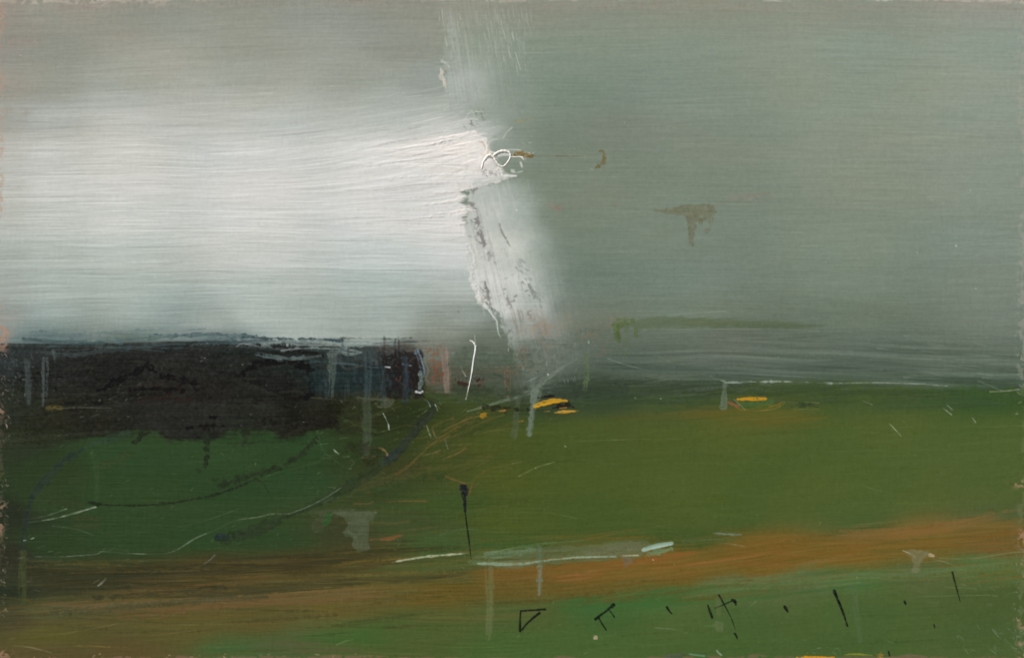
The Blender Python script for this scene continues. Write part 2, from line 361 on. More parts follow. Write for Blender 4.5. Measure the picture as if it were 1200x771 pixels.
P_PATH = newpart('ochre_path_paint', 'long ochre and rust brown stroke sweeping across the bottom like a path')
pt = np.interp(XX, [-5,60,200,300,420,520,600,700,780,900,1000,1100,1205],[704,704,688,664,664,656,655,652,646,636,628,618,606])
pb = np.interp(XX, [-5,60,200,300,420,520,600,700,780,900,1000,1100,1205],[768,768,764,742,722,705,698,700,690,672,664,655,645])
mk = (YY > pt+3*tl) & (YY < pb+3*tl); L[mk] = P_PATH
P_LOWG = newpart('foreground_green_paint', 'mid green strip along the bottom edge')
L[(YY >= pb+3*tl) & (XX > 240)] = P_LOWG
# sharpen the path's edges: rust upper stroke, green below
def band(top, bot, col, op, part=None, label=None, rough=2., soft=2., streak=.7, h=0.):
    ty = curve(top); by = curve(bot)
    n = tl*rough+Nspot*.5
    a = sm(-soft, soft, YY-ty+n)*(1-sm(-soft, soft, YY-by+n*.8))
    x0, x1 = top[0][0], top[-1][0]
    a = a*sm(x0-14, x0+14, XX+look(Nstreak, XX, vd)*12)*(1-sm(x1-14, x1+14, XX+look(Nstreak, XX+40, vd)*14))
    if streak: a = a*sm(-1.1+streak, .3+streak, look(Nstreak, XX+333, vd)*.8+Nfine*.3+1.0)
    k = newpart(part, label) if part else None
    mixin(a*op, np.asarray(col, np.float32)+(tl*2.5)[..., None], k, h, keep=min(.42, op*.45))
band([(560,668),(650,662),(700,656),(760,650),(800,642),(900,632),(1000,625),(1080,622),(1200,608)],[(560,684),(650,688),(760,684),(850,670),(900,668),(1000,660),(1080,648),(1200,640)], (114,88,38), .5, streak=.3, rough=3)
band([(470,700),(520,690),(580,684),(660,684),(760,676),(840,672)],[(470,712),(520,704),(580,698),(660,700),(760,692),(840,680)], (104,86,38), .5, streak=.3)
band([(700,665),(760,652),(820,643)],[(700,670),(760,660),(820,650)], (136,86,44), .7, 'rust_stroke', 'bright rust streak beside the turquoise dab', streak=.5)
band([(985,618),(1060,617),(1110,612),(1180,598)],[(985,632),(1060,632),(1110,624),(1180,606)], (128,96,54), .55, streak=.5)
band([(640,664),(700,658),(730,656)],[(640,680),(700,670),(730,664)], (118,84,42), .45, streak=.5)
band([(660,676),(690,672),(712,668)],[(660,681),(690,678),(712,671)], (140,94,54), .6, 'rust_stroke', 'thin curved rust streak', streak=.3)
band([(790,664),(850,655),(905,651)],[(790,668),(850,660),(905,656)], (138,94,52), .6, 'rust_stroke', 'pale rust line in the middle of the path', streak=.4)
band([(900,660),(960,656),(1000,650)],[(900,664),(960,661),(1000,653)], (132,96,54), .45, streak=.5)
band([(830,682),(900,677),(1000,670),(1060,672),(1130,664),(1200,652)],[(830,692),(900,686),(1000,680),(1060,678),(1130,672),(1200,660)], (94,110,68), .6, 'sage_stroke', 'sage green streak under the path', streak=.5)
band([(660,700),(740,692),(830,686),(900,688)],[(660,716),(740,712),(830,706),(900,700)], (62,98,50), .55, streak=.4)
band([(60,706),(200,700),(300,694),(380,692),(450,688)],[(60,716),(200,716),(300,710),(380,706),(450,700)], (110,86,54), .6, streak=.5)
band([(140,680),(230,672),(300,668)],[(140,698),(230,690),(300,684)], (92,74,44), .55, streak=.75)
band([(190,690),(300,684),(400,678),(460,672)],[(190,702),(300,696),(400,688),(460,680)], (58,58,38), .65, 'dark_streak', 'dark brushed streak along the path', streak=.6)
band([(30,664),(120,664),(220,660),(290,652),(380,648),(470,638),(520,638)],[(30,684),(120,690),(220,684),(290,672),(380,664),(470,650),(520,644)], (48,48,32), .55, 'dark_streak', 'dark brown dry streak under the green patch', streak=.6, rough=3.5)
band([(430,664),(480,658),(560,652),(600,650)],[(430,678),(480,674),(560,664),(600,660)], (78,90,48), .6, streak=.4)
band([(450,678),(490,674),(540,670),(560,668)],[(450,684),(490,682),(540,678),(560,673)], (58,58,34), .6, streak=.5)
band([(250,757),(300,752),(340,750)],[(250,769),(300,769),(340,768)], (66,96,54), .5, streak=.5)
band([(360,742),(400,736),(440,734)],[(360,752),(400,752),(440,752)], (62,94,46), .5, streak=.4)
band([(310,752),(360,750),(420,758)],[(310,766),(360,764),(420,764)], (88,86,58), .5, streak=.4)
band([(480,722),(560,716),(640,716)],[(480,730),(560,728),(640,722)], (98,92,50), .45, streak=.6)
band([(790,478),(850,474),(900,480),(950,484)],[(790,496),(850,492),(900,496),(950,492)], (106,92,40), .4, 'ochre_glaze', 'thin ochre glaze below the dark horizon', streak=.5, rough=3)
band([(730,484),(790,482),(850,480)],[(730,492),(790,490),(850,488)], (96,88,42), .3, streak=.6)
band([(830,490),(900,490),(960,488)],[(830,506),(900,504),(960,500)], (98,90,42), .35, streak=.6)
for (x0, x1, y, c, o) in [(850,1180,501,(104,118,70),.5),(680,800,515,(96,106,62),.55),(1030,1200,500,(110,120,72),.45),(960,1170,527,(98,108,62),.4),(1080,1170,527,(110,120,74),.35)]:
    st([(x0, y+2), ((x0+x1)/2, y), (x1, y-1)], .9, c, o, dry=.45, h=.05)
# dark horizon right
band([(640,448),(720,442),(800,448),(870,447)],[(640,466),(720,468),(800,462),(870,458)], (52,62,52), .55, 'dark_horizon_stroke', 'dark grey green streak on the horizon right of the smear', streak=.4, rough=4)
band([(700,462),(800,460),(900,466),(1000,464)],[(700,478),(800,474),(900,474),(1000,470)], (58,74,50), .5, streak=.5)
band([(860,453),(950,452),(1050,456),(1130,458)],[(860,463),(950,464),(1050,463),(1130,464)], (54,70,46), .55, 'dark_horizon_stroke', 'dark green streak under the white horizon line', streak=.3, rough=2.5)
band([(1020,468),(1080,466),(1180,468)],[(1020,480),(1080,480),(1180,476)], (58,78,50), .5, streak=.5)
band([(1060,440),(1130,442),(1190,444)],[(1060,446),(1130,450),(1190,452)], (60,76,60), .6, streak=.6)
band([(920,424),(1000,422),(1100,430)],[(920,434),(1000,432),(1100,436)], (76,88,76), .5, streak=.6)
band([(730,425),(800,428),(870,432)],[(730,436),(800,438),(870,440)], (72,84,74), .45, streak=.6)
for i in range(34):
    x = rng.uniform(1020, 1160); y = rng.uniform(392, 446)
    st([(x, y), (x+rng.uniform(10, 50), y+rng.uniform(0, 5))], rng.uniform(.7, 1.4), (132,142,130), rng.uniform(.2, .6), dry=.4, h=.05)
for i in range(40):
    x = rng.uniform(720, 1000); y = rng.uniform(396, 442)
    st([(x, y), (x+rng.uniform(20, 90), y+rng.uniform(-3, 6))], rng.uniform(.7, 1.3), (118,127,118), rng.uniform(.15, .4), dry=.4, h=.04)

# --- many faint separate strokes laid along each passage
def passage(n, reg, slope, ln, wd, pal, op, dry=.5, h=.015, bow=0., jitter=.05):
    x0, x1, y0, y1 = reg
    for _ in range(n):
        x = rng.uniform(x0, x1); y = rng.uniform(y0, y1); l = rng.uniform(.35, 1.)*ln
        m = slope(x, y)+rng.normal(0, jitter); b = bow*l*rng.uniform(-.2, 1.)
        j = int(np.clip((y-Y0)*S, 0, H-1)); i = int(np.clip((x-X0)*S, 0, W-1))
        if pal: c = np.array(pal[rng.integers(len(pal))], float)+rng.normal(0, 3)
        else: c = C[j, i]*(1+rng.normal(0, .07))+rng.normal(0, 2, 3)
        w_ = rng.uniform(.4, 1.)*wd
        st([(x-l/2, y-m*l/2), (x, y+b), (x+l/2, y+m*l/2)], [w_*.4, w_, w_*.5], c, op*rng.uniform(.4, 1), dry=dry, h=h*rng.normal(0, 1), soft=1., rough=.6, n=4)
pth = lambda x, y: -.02-.07*min(max((x-100)/500, 0), 1)
passage(150, (0,520,655,740), pth, 180, 5, [(96,85,46),(90,80,42),(66,60,36),(56,54,34),(102,88,50),(84,82,44),(94,78,42)], .45)
passage(120, (480,1200,640,700), lambda x, y: -.085, 190, 4.5, None, .5)
passage(60, (560,1180,636,690), lambda x, y: -.09, 150, 2.5, [(132,94,50),(112,92,40),(100,92,44),(128,86,42),(104,84,36)], .4)
passage(70, (20,520,645,690), pth, 130, 2.5, [(46,45,31),(60,56,34),(82,72,42),(54,58,36),(90,76,44)], .5)
passage(60, (0,420,730,766), lambda x, y: -.05, 140, 3, [(100,92,50),(84,80,42),(92,80,46),(76,84,44)], .4)
passage(140, (420,1190,690,766), lambda x, y: -.06, 150, 4, None, .45)
passage(140, (560,1190,480,640), lambda x, y: -.02, 160, 5, None, .35)
passage(110, (30,400,512,655), lambda x, y: -.12+.0004*(x-200)*((y-560)/60), 110, 4, None, .4, bow=.04, jitter=.15)
passage(70, (480,600,488,575), lambda x, y: -.45+.003*(y-490), 50, 1.8, [(112,94,50),(118,96,54),(98,92,46),(126,100,60)], .45, dry=.45, jitter=.15)
passage(60, (400,560,570,650), lambda x, y: -.05, 70, 3, [(86,78,44),(74,76,42),(104,82,50),(60,78,44),(70,60,38)], .45, dry=.5, jitter=.08)
passage(90, (640,1195,446,478), lambda x, y: -.01, 110, 3.5, [(66,78,60),(58,74,48),(84,94,74),(72,86,52),(54,66,50)], .4, dry=.5, jitter=.05)
passage(60, (620,900,436,470), lambda x, y: .02, 90, 5, [(84,94,82),(70,82,66),(62,72,58),(94,104,90)], .35, dry=.5, jitter=.12)
passage(70, (60,400,500,520), lambda x, y: -.05, 50, 4, [(42,46,32),(46,58,36),(38,40,30)], .45, dry=.5, jitter=.2)
passage(40, (340,440,470,510), lambda x, y: .1, 45, 5, [(46,52,34),(40,42,30),(52,62,38)], .5, dry=.5, jitter=.3)
passage(110, (390,580,470,650), lambda x, y: -.38+.0022*(y-470), 80, 4, [(66,76,38),(54,62,34),(78,82,42),(58,74,40),(84,80,46),(60,84,44),(46,52,32)], .35, jitter=.12)
passage(220, (600,1195,8,440), lambda x, y: 0., 90, 1.3, None, .45, jitter=.02)
passage(70, (680,1195,150,440), lambda x, y: -.01, 160, 5, None, .25, jitter=.02)
passage(120, (0,510,5,120), lambda x, y: -.01, 110, 1.4, None, .45, jitter=.02)
passage(80, (600,1190,385,446), lambda x, y: .02, 130, 2, [(112,122,112),(86,96,88),(98,108,98),(74,86,76)], .35, jitter=.03)

passage(90, (430,1195,628,690), lambda x, y: -.085, 150, 6, [(98,94,42),(108,92,40),(92,92,44),(116,88,40)], .5, dry=.55)
passage(70, (620,1195,625,680), lambda x, y: -.09, 120, 3, [(132,90,46),(126,88,42),(138,96,54)], .5, dry=.5)
for q, w_, c, o in [([(640,712),(740,700),(800,694)],2.4,(84,82,42),.6),([(560,706),(640,702),(720,694)],3,(86,76,38),.6),([(800,700),(870,690),(940,688),(1010,682)],2.6,(100,114,72),.7),([(840,690),(930,683),(1000,676),(1060,676)],6,(90,106,64),.55),
        ([(1000,684),(1060,680),(1130,670),(1200,656)],2.2,(92,106,62),.6),([(830,706),(900,698),(980,690)],1.6,(56,92,48),.6),([(985,622),(1050,620),(1110,614),(1165,602)],4,(126,92,50),.55),([(1090,612),(1130,606),(1180,598)],3,(118,92,52),.5)]:
    st(q, w_, c, o, dry=.3, rough=2)
passage(80, (500,900,678,704), lambda x, y: -.085, 140, 4, [(88,82,40),(94,88,44),(82,84,42),(98,84,40)], .5, dry=.5)
for q, w_, c, o in [([(60,716),(140,711),(220,704),(310,699)],8,(66,71,49),.6),([(110,700),(180,696),(260,688)],6,(50,52,38),.55),([(140,722),(180,719),(215,716)],6,(106,80,52),.5),
        ([(190,716),(260,708),(330,702)],5,(104,84,54),.45),([(20,690),(80,692),(150,688)],9,(50,50,36),.5),([(130,700),(200,694),(280,691)],2.4,(98,80,46),.55),([(230,686),(300,680),(350,676)],3,(98,76,42),.5)]:
    st(q, w_, c, o, dry=.32, rough=2)
# --- the dark mass, left
P_DARK = newpart('black_band_paint', 'near black band of thick paint at left, like a dark wood')
dk = [(20,420,45,51,50),(60,430,37,39,36),(100,440,35,35,32),(200,430,39,40,36),(300,420,37,41,38),(150,455,31,31,28),(250,460,35,34,30),(330,455,29,30,27),
      (20,480,43,47,38),(60,490,43,43,32),(100,485,39,39,32),(200,490,39,40,35),(300,480,37,39,32),(360,490,35,35,28),(390,490,38,38,27),
      (390,440,36,47,45),(440,440,34,42,42),(480,440,36,34,34),(520,440,62,58,48),(450,410,58,66,64),(490,410,74,76,68),(560,440,72,76,62),(40,510,45,51,36),(430,480,46,50,32),(490,476,50,60,36)]
top = curve([(-5,401),(25,403),(60,405),(110,406),(150,404),(220,402),(300,402),(400,404),(470,400),(485,402),(500,416),(530,430)])
bot = curve([(-5,530),(50,521),(100,511),(150,506),(170,504),(200,514),(250,513),(272,504),(300,500),(330,510),(360,507),(394,500),(400,482),(440,474),(495,468),(530,462)])
dn = 3.2*Nlow2+2.2*Nedge+1.2*Nspot
md = sm(-4, 6, YY-top+dn*.45+2.2*look(Nstreak, XX+60, YY))*(1-sm(-6, 4, YY-bot+dn*.75+1.6*look(Nstreak, XX+60, YY)))*(1-sm(485, 500, XX+4*Nspot))
dtex = look(Nstreak, XX+60, YY+(XX-200)*.02+5*Nlow)
mixin(md, field(dk)+(Npatch*1.5+Ngrain*1.8+dtex*1.5+Nlow2*1.2)[..., None], P_DARK, .10)
Z += md*(.04*Npatch+.03*dtex+.03*Nspot)
passage(120, (20,390,410,500), lambda x, y: .0, 70, 6, [(24,23,20),(30,29,26),(40,40,35),(46,45,38),(36,34,28),(34,38,34)], .45, dry=.4, h=.05, jitter=.25)
passage(60, (20,120,420,520), lambda x, y: -.2, 40, 4, [(28,28,24),(44,44,34),(52,54,44),(40,46,34)], .5, dry=.4, h=.04, jitter=.5)
passage(60, (110,480,396,412), lambda x, y: .0, 70, 2.4, [(66,82,86),(40,54,58),(96,112,112),(28,34,36),(120,134,130)], .55, dry=.4, h=.05, jitter=.05)
passage(60, (370,495,405,470), lambda x, y: .05, 26, 3, [(28,34,34),(44,56,56),(56,44,36),(64,74,72),(30,26,24)], .5, dry=.4, h=.05, jitter=.5)
passage(90, (490,650,402,470), lambda x, y: .0, 40, 4, [(82,92,78),(92,100,88),(70,78,62),(98,96,80),(64,74,60),(104,112,102)], .4, dry=.4, h=.03, jitter=.25)
def dst(*a, **k): return st(*a, **k)
BL = (21,20,18)
st([(116,458),(130,450),(148,441),(160,435),(172,429),(180,431)], [3,7,6,8,9,4], BL, .95, rough=3, h=.16, part='black_stroke', label='black roof-shaped stroke in the dark band')
st([(172,429),(184,436),(198,442),(215,446),(240,450)], [7,5,5,4,2], (24,22,20), .85, rough=3, h=.1)
st([(150,458),(180,455),(220,456),(238,455)], [3,5,4,2], (27,23,20), .8, rough=2)
st([(165,470),(200,466),(222,468)], 7, (48,32,26), .5, rough=4, dry=.3)
st([(150,452),(180,450),(220,449)], 3, (52,42,34), .5, dry=.4)
st([(280,440),(300,428),(330,424),(358,430),(364,445),(364,460),(356,468)], [3,6,7,7,7,8,3], BL, .9, rough=3, h=.14, part='black_stroke', label='black arched stroke at the right of the dark band')
st([(300,470),(330,472),(362,462)], 6, (26,24,21), .6, rough=4)
st([(246,487),(254,488)], 5, BL, .9, rough=2)
st([(220,502),(245,499),(270,500)], [4,6,3], (27,25,22), .8, rough=3, dry=.2)
st([(300,492),(340,498),(380,494),(392,498)], 9, (30,29,24), .6, rough=5)
st([(74,474),(100,469),(120,472)], 5, (24,24,20), .7, rough=3)
st([(290,405),(320,404),(345,410),(380,418)], [3,6,8,3], (28,29,27), .8, rough=4)
# dark fringe below: drips and hooks
st([(178,506),(166,510),(158,520)], [2,4,6], (38,42,30), .85, rough=2, part='drip', label='short dark drip hanging under the middle of the black band')
st([(242,512),(242,530),(241,548)], [8,6,7], (38,46,33), .85, rough=2, h=.06, part='drip', label='straight dark green drip below the black band')
st([(228,550),(236,553)], 5, (42,54,36), .6, rough=3)
st([(290,505),(287,515),(284,520)], [14,8,5], (40,46,32), .7, rough=3)
st([(190,508),(200,513),(215,516)], 4, (38,38,30), .7, rough=2)
# teal bottom of the sky, over the dark
TE = (66,84,88)
for (q, w_, c, o, d) in [([(40,392),(70,394),(110,396),(140,398)],9,(98,116,114),.7,.3),([(30,398),(70,402),(120,402)],8,(66,84,82),.7,.3),
      ([(50,412),(90,414),(150,406)],9,(66,80,80),.5,.4),([(90,404),(150,398),(230,392),(300,394)],4,(58,78,82),.75,.35),([(100,390),(160,388),(240,385)],3,(94,114,114),.5,.45),
      ([(150,408),(220,404),(300,400),(370,402)],7,(56,72,76),.6,.4),([(240,398),(290,396),(350,397),(400,399)],3,(44,62,68),.8,.3),
      ([(300,397),(340,398),(400,396),(460,397),(482,396)],2,(66,76,66),.7,.35),([(180,394),(230,396),(280,392)],5,(112,130,126),.55,.4),
      ([(120,396),(150,394),(200,392)],6,(96,112,100),.5,.3)]:
    st(q, w_, c, o, dry=d, rough=2, h=.04, part='teal_stroke' if w_ > 4 else None, label=None)
for (q, w_, c, o) in [([(308,404),(340,400),(380,402),(424,405)],5,(124,138,132),.75),([(330,411),(360,408),(400,410),(424,413)],3.4,(132,145,139),.7),
      ([(300,414),(320,418),(342,420),(356,418)],4,(92,108,106),.75),([(326,422),(345,421),(376,417)],3,(112,124,120),.5),([(398,412),(412,415),(424,413)],3,(128,142,136),.7),
      ([(424,402),(432,404),(436,403)],4,(138,150,144),.6),([(370,428),(400,426),(430,430),(448,431)],1.2,(104,120,120),.7),([(365,424),(395,424),(430,428)],4,(60,76,78),.7)]:
    st(q, w_, c, o, dry=.25, rough=2, h=.1, part='grey_stroke', label=None)
st([(226,405),(240,404),(256,404)], 2.4, (190,180,160), .7, dry=.55, h=.1, part='highlight', label='cream fleck on top edge of the black band')
st([(278,406),(284,403),(300,405)], 2, (140,148,146), .6, dry=.4, h=.08)
st([(0,487),(40,486),(80,478),(130,478)], 1.3, (108,112,98), .55, dry=.4, h=.06)
st([(56,478),(64,477),(72,478)], 5, (92,82,40), .7, dry=.2, h=.05, part='ochre_dab', label='dull ochre dab among the dark strokes at far left')
flecks(34, (78,150,462,494), 5, (118,116,104), .55, -.35, .5, .9)
flecks(12, (128,165,448,470), 6, (126,124,116), .6, -.5, .3, 1.)
flecks(70, (0,330,408,500), 3, (96,98,90), .6, -.3, .8, .8)
flecks(60, (10,40,412,470), 3, (122,128,126), .6, 1.2, .8, .8)
flecks(14, (200,300,398,430), 3, (150,150,140), .6, 0, .5, .9)
flecks(26, (270,480,470,500), 3, (120,124,112), .55, .3, .9, .8)
# brown-black block right of the band
def brok(poly, col, cv, op=.8): broken(poly, col, cv, op=op, slope=0, h=.05)
st([(372,447),(410,446),(455,447)], 26, (34,46,45), .75, rough=3, dry=.15)
st([(364,437),(420,437),(450,440)], 4, (44,60,58), .5, dry=.4)
brok([(446,414),(496,410),(498,466),(448,468)], (35,31,30), .8, .85)
brok([(452,420),(496,412),(498,464),(470,468)], (96,70,56), .12, .4)
brok([(440,402),(490,397),(494,414),(446,416)], (98,80,68), .42, .55)
brok([(496,405),(520,402),(524,450),(506,452)], (120,88,68), .45, .7)
brok([(506,428),(524,434),(520,448),(502,446)], (98,66,50), .4, .6)
brok([(526,442),(570,444),(560,456),(530,456)], (110,72,58), .45, .8)
brok([(530,442),(570,440),(560,458),(530,458)], (44,36,32), .4, .8)
st([(395,418),(405,432),(425,428)], 3, (96,92,84), .3, dry=.5)
st([(488,411),(493,424),(496,436),(494,446)], [5,6,5,3], (112,132,144), .85, dry=.2, h=.15, part='blue_stroke', label='pale blue grey curved stroke ending the dark band')
st([(492,436),(494,446),(492,455)], [3,5,4], (128,150,140), .7, rough=2, h=.1)
st([(488,459),(492,460),(495,459)], 3, (210,216,214), .9, rough=1.2, h=.2, part='highlight', label='white blob at the foot of the pale blue stroke')
st([(472,427),(478,428),(482,428.5)], 2, (190,200,206), .85, h=.15, part='highlight', label='short white dash over the dark band')
st([(452,430),(457,430.5)], 2, (200,204,204), .8, h=.12, part='highlight', label='tiny white dash left of a longer one')
st([(436,422),(441,423),(441,427)], 2.4, (150,158,158), .7, rough=1, h=.1)
st([(498,424),(502,434),(499,443),(503,449)], 1.6, (112,116,104), .6, rough=1)
flecks(40, (440,496,404,470), 4, (104,112,112), .5, 1.3, .4)
for i in range(70):
    x = rng.uniform(374, 496); y = rng.uniform(404, 462); l = rng.uniform(5, 22); c = [(50,64,68),(38,46,48),(66,78,80),(44,40,38),(30,30,32)][rng.integers(5)]
    st([(x, y-l/2), (x+rng.normal(0, .6), y+l/2)], rng.uniform(.8, 4), c, rng.uniform(.2, .5), dry=.35, h=.02)
# --- vertical drips of thinned paint
DR = [
 ([(31,424),(33,445),(34,472)],[8,7,5],(72,82,80),.6,'smoky grey drip near the left edge'),
 ([(53,420),(53,445),(51,474)],[8,8,4],(82,92,92),.7,'second smoky grey drip from the left edge'),
 ([(63,412),(64,424)],[4,2.5],(92,104,102),.6,'very short grey drip under the left sky'),
 ([(389,414),(389,440),(388,462)],[12,10,5],(88,98,90),.66,'long pale grey tapering drip over the dark band'),
 ([(431,418),(432,440),(430,465)],[14,11,9],(62,76,76),.65,'blue grey drip beside the tapering one'),
 ([(430,466),(430,500),(430,530)],[10,12,9],(72,82,66),.6,'murky green drip running on below the dark band'),
 ([(448,432),(449,450),(449,472)],[9,8,7],(54,66,68),.6,'faint slate drip on the brown black block'),
 ([(475,420),(476,440),(475,470)],[8,8,7],(46,58,63),.8,'dark slate blue drip under a white dash'),
 ([(522,412),(523,435),(524,457)],[10,9,8],(136,118,106),.75,'pink beige drip right of the dark band'),
 ([(594,434),(595,450),(595,466)],[7,7,5],(132,92,72),.7,'short terracotta drip under the pale smear'),
 ([(687,416),(687,435),(686,456)],[6,6,7],(96,114,76),.75,'moss green drip right of the pale smear'),
 ([(724,386),(724,392),(724,399)],[8,7,6],(78,94,50),.8,'stubby olive drip under the olive stroke'),
 ([(733,384),(733,400),(732,416)],[5,5,4],(88,104,68),.6,'thin olive drip under the olive stroke'),
 ([(745,386),(745,393)],[6,5],(84,100,58),.7,'stub olive drip right of the thin one'),
 ([(627,458),(624,478),(620,508)],[10,7,6],(108,120,104),.85,'forked pale green drip crossing a yellow dab'),
 ([(607,468),(605,490),(603,510)],[8,8,10],(86,94,76),.5,'ghostly green drip left of the forked one'),
 ([(573,658),(574,700),(573,748)],[10,10,7],(110,116,78),.5,'long faint grey green drip at bottom centre'),
 ([(632,642),(632,655)],[7,7],(88,104,82),.75,'upper half of the grey drip across the path'),
 ([(632,664),(632,695)],[7,6],(118,128,112),.75,'pale grey drip across the ochre path'),
 ([(1001,690),(1003,715),(1009,750)],[10,9,7],(86,102,72),.35,'faint misty drip at lower right'),
 ([(26,650),(26,680),(27,705)],[12,12,8],(66,74,44),.7,'olive drip near the left edge over the path'),
 ([(850,448),(849,460),(848,477)],[5,6,9],(116,126,112),.6,'pale drip hanging from the end of the white horizon line'),
 ([(300,430),(300,450)],[1,1],(40,40,36),.3,None),
 ([(110,530),(114,560),(112,590)],[9,8,6],(58,78,46),.4,'barely visible green drip in the dark green patch'),
]
for (q, w_, c, o, lb) in DR:
    st(q, w_, c, o, rough=1.4, soft=1.6, jit=.7, h=.02, part='drip' if lb else None, label=lb, dry=.24, ridge=.02)
st([(384,414),(389,417),(396,414)], 4, (92,102,96), .6, rough=2)
st([(420,466),(440,468),(460,470)], 5, (84,86,68), .6, dry=.3, rough=2)
st([(440,472),(448,474),(456,472)], 6, (86,92,74), .6, rough=3)
st([(365,466),(420,468),(490,468)], 2, (92,84,66), .5, dry=.4)
# --- strokes where the smear runs out above the green
st([(660,431),(645,440),(632,452),(626,462)], [5,6,8,9], (112,122,107), .85, rough=1.5, h=.08, part='forked_stroke', label='pale green stroke slanting down into the forked drip')
st([(676,421),(660,430),(650,436)], [3,4,4], (116,124,112), .6, dry=.2, rough=1.5)
st([(624,440),(625,452),(626,462)], [5,6,8], (104,116,102), .7, rough=1.5)
st([(548,482),(575,474),(600,467),(620,462)], [2,3.4,3.4,2.5], (100,114,94), .8, dry=.15, h=.06, part='pale_stroke', label='thin pale green line rising left of the forked drip')
st([(575,462),(590,460)], 5, (96,108,92), .5, dry=.3)
st([(570,478),(590,479),(622,480)], [6,7,3], (42,44,28), .85, rough=3, part='dark_dab', label='dark brown dab left of the forked drip')
st([(540,420),(580,424),(615,424)], 26, (80,92,76), .55, rough=5, soft=6, dry=.1)
st([(545,428),(575,430),(610,430)], 3, (110,108,84), .4, dry=.4)
st([(535,450),(560,462),(600,458)], 14, (66,76,54), .5, rough=5, soft=4)
for (x, y) in [(606,414),(610,405),(603,395),(596,408),(592,388),(615,422),(640,425),(650,416),(613,430),(642,438),(614,434),(690,400),(674,402)]:
    st([(x, y), (x+rng.uniform(-1, 1), y+rng.uniform(2, 5))], 1.2, (168,176,164), .65, rough=1, h=.1)
flecks(90, (600,700,372,448), 6, (140,148,138), .45, 1.35, .35)
flecks(24, (596,640,400,450), 4, (70,62,52), .5, 1.3, .5)
blob([(598,398),(640,392),(700,408),(676,424),(652,438),(634,460),(621,462),(612,440)], (100,109,97), .5, 9, 4, 0)
st([(532,455),(570,459),(612,461)], 12, (54,62,46), .5, rough=3, soft=3, dry=.2)
st([(640,458),(680,457),(730,459)], 14, (50,61,50), .5, rough=3, soft=3, dry=.2)
st([(540,436),(580,435),(604,437)], 4, (112,96,76), .45, rough=2, dry=.3)
st([(600,479),(565,486),(530,499),(505,516),(490,534)], [.8,1.6,2,1.6,1], (118,94,54), .6, dry=.25)
st([(590,486),(560,497),(530,512)], 1.4, (112,92,48), .5, dry=.3)
st([(500,462),(540,470),(575,468)], 7, (62,76,46), .5, rough=3, dry=.25)
flecks(34, (356,412,505,604), 9, (122,134,110), .6, -.5, .45, .8)
flecks(30, (420,520,470,560), 6, (116,122,100), .55, .9, .6, .8)
flecks(26, (496,560,488,535), 9, (124,100,60), .55, -.45, .25, 1.)
flecks(40, (600,660,395,462), 9, (146,152,140), .45, -.5, .4, .9)
st([(630,462),(626,478),(620,507)], [11,7.5,9], (106,118,102), .5, rough=1, jit=.5)
# --- yellow dabs
YL = (190,142,36)
st([(631,466),(640,464.5),(650,463.5)], [2,3,1.5], (30,27,26), .9, rough=2, part='black_dab', label='black paint around the yellow dabs')
st([(648,478),(660,475),(676,477)], [3,6,2], (34,30,29), .85, rough=3, dry=.25)
st([(627,476),(636,473),(650,470),(664,469.5)], [6,7,5.5,2], YL, .97, rough=.8, jit=.4, h=.12, part='yellow_dab', label='largest bright yellow dab, right of the forked drip', ridge=.1)
st([(650,483.5),(662,482.5),(678,481.5)], [2,4.5,2], (188,140,50), .95, rough=.8, jit=.4, h=.1, part='yellow_dab', label='thin yellow dab under the largest one', ridge=.08)
st([(638,482),(644,481.5)], 1.4, (172,130,54), .8)
st([(656,478.3),(664,477.5)], 1.2, (178,128,60), .8)
st([(865,468),(880,467.5),(897,467.5)], [3,4.8,4], (190,138,34), .97, rough=.6, jit=.3, h=.1, part='yellow_dab', label='flat yellow dab under the white horizon line', ridge=.08)
st([(561,488),(567,487),(570,489)], [3,8,4], (158,118,36), .85, rough=2.5, h=.12, part='yellow_dab', label='blurred mustard dab in the centre')
st([(585,481.5),(592,481)], 1.8, (178,128,66), .8)
st([(608,494),(613,493)], 2, (150,112,44), .7)
st([(886,477),(905,476),(916,472)], [2,5,3], (124,98,36), .8, dry=.2, rough=1.5)
st([(866,474),(885,474),(905,472)], 8, (70,96,50), .7, rough=2)
st([(855,472),(862,475),(868,478)], [3,5,2], (134,88,58), .8, rough=1.6, part='rust_dab', label='small rust dab left of the flat yellow one')
st([(860,468),(868,475),(873,480)], .9, (176,160,134), .8, h=.1)
st([(866,480),(890,481),(910,478),(920,471)], 1.2, (146,126,62), .6, dry=.3)
st([(905,469),(930,471),(960,472)], 1.1, (132,122,72), .6, dry=.3)
st([(928,477),(945,474),(958,477)], [3,6,3], (52,66,44), .7, rough=1.5)
st([(930,480),(960,479)], 1, (140,136,92), .5, dry=.3)
# white line along the horizon
st([(832,441),(838,444),(850,447)], [2.4,1.6,2], (138,148,136), .7, dry=.2, h=.1)
st([(850,448),(880,447.5),(905,447),(935,447.5),(975,449)], [1.8,1.4,1.8,1.3,.8], (158,170,156), .85, dry=.2, rough=2.5, h=.08, part='white_line', label='thin broken white line along the horizon')
st([(975,449),(1020,448.5),(1060,449),(1095,450)], [1.2,1.8,1.8,1], (146,154,142), .75, dry=.3, h=.1)
st([(1060,449),(1075,450),(1110,452)], 1.5, (170,176,166), .7, dry=.2, h=.1)
st([(1146,446),(1160,452),(1175,458),(1186,457)], .8, (146,152,140), .6, dry=.3, h=.08)
st([(1160,459),(1180,458),(1195,456)], 1.6, (168,160,146), .6, dry=.2, h=.1)
st([(865,455),(885,452),(900,454)], 9, (108,120,108), .3, dry=.5)
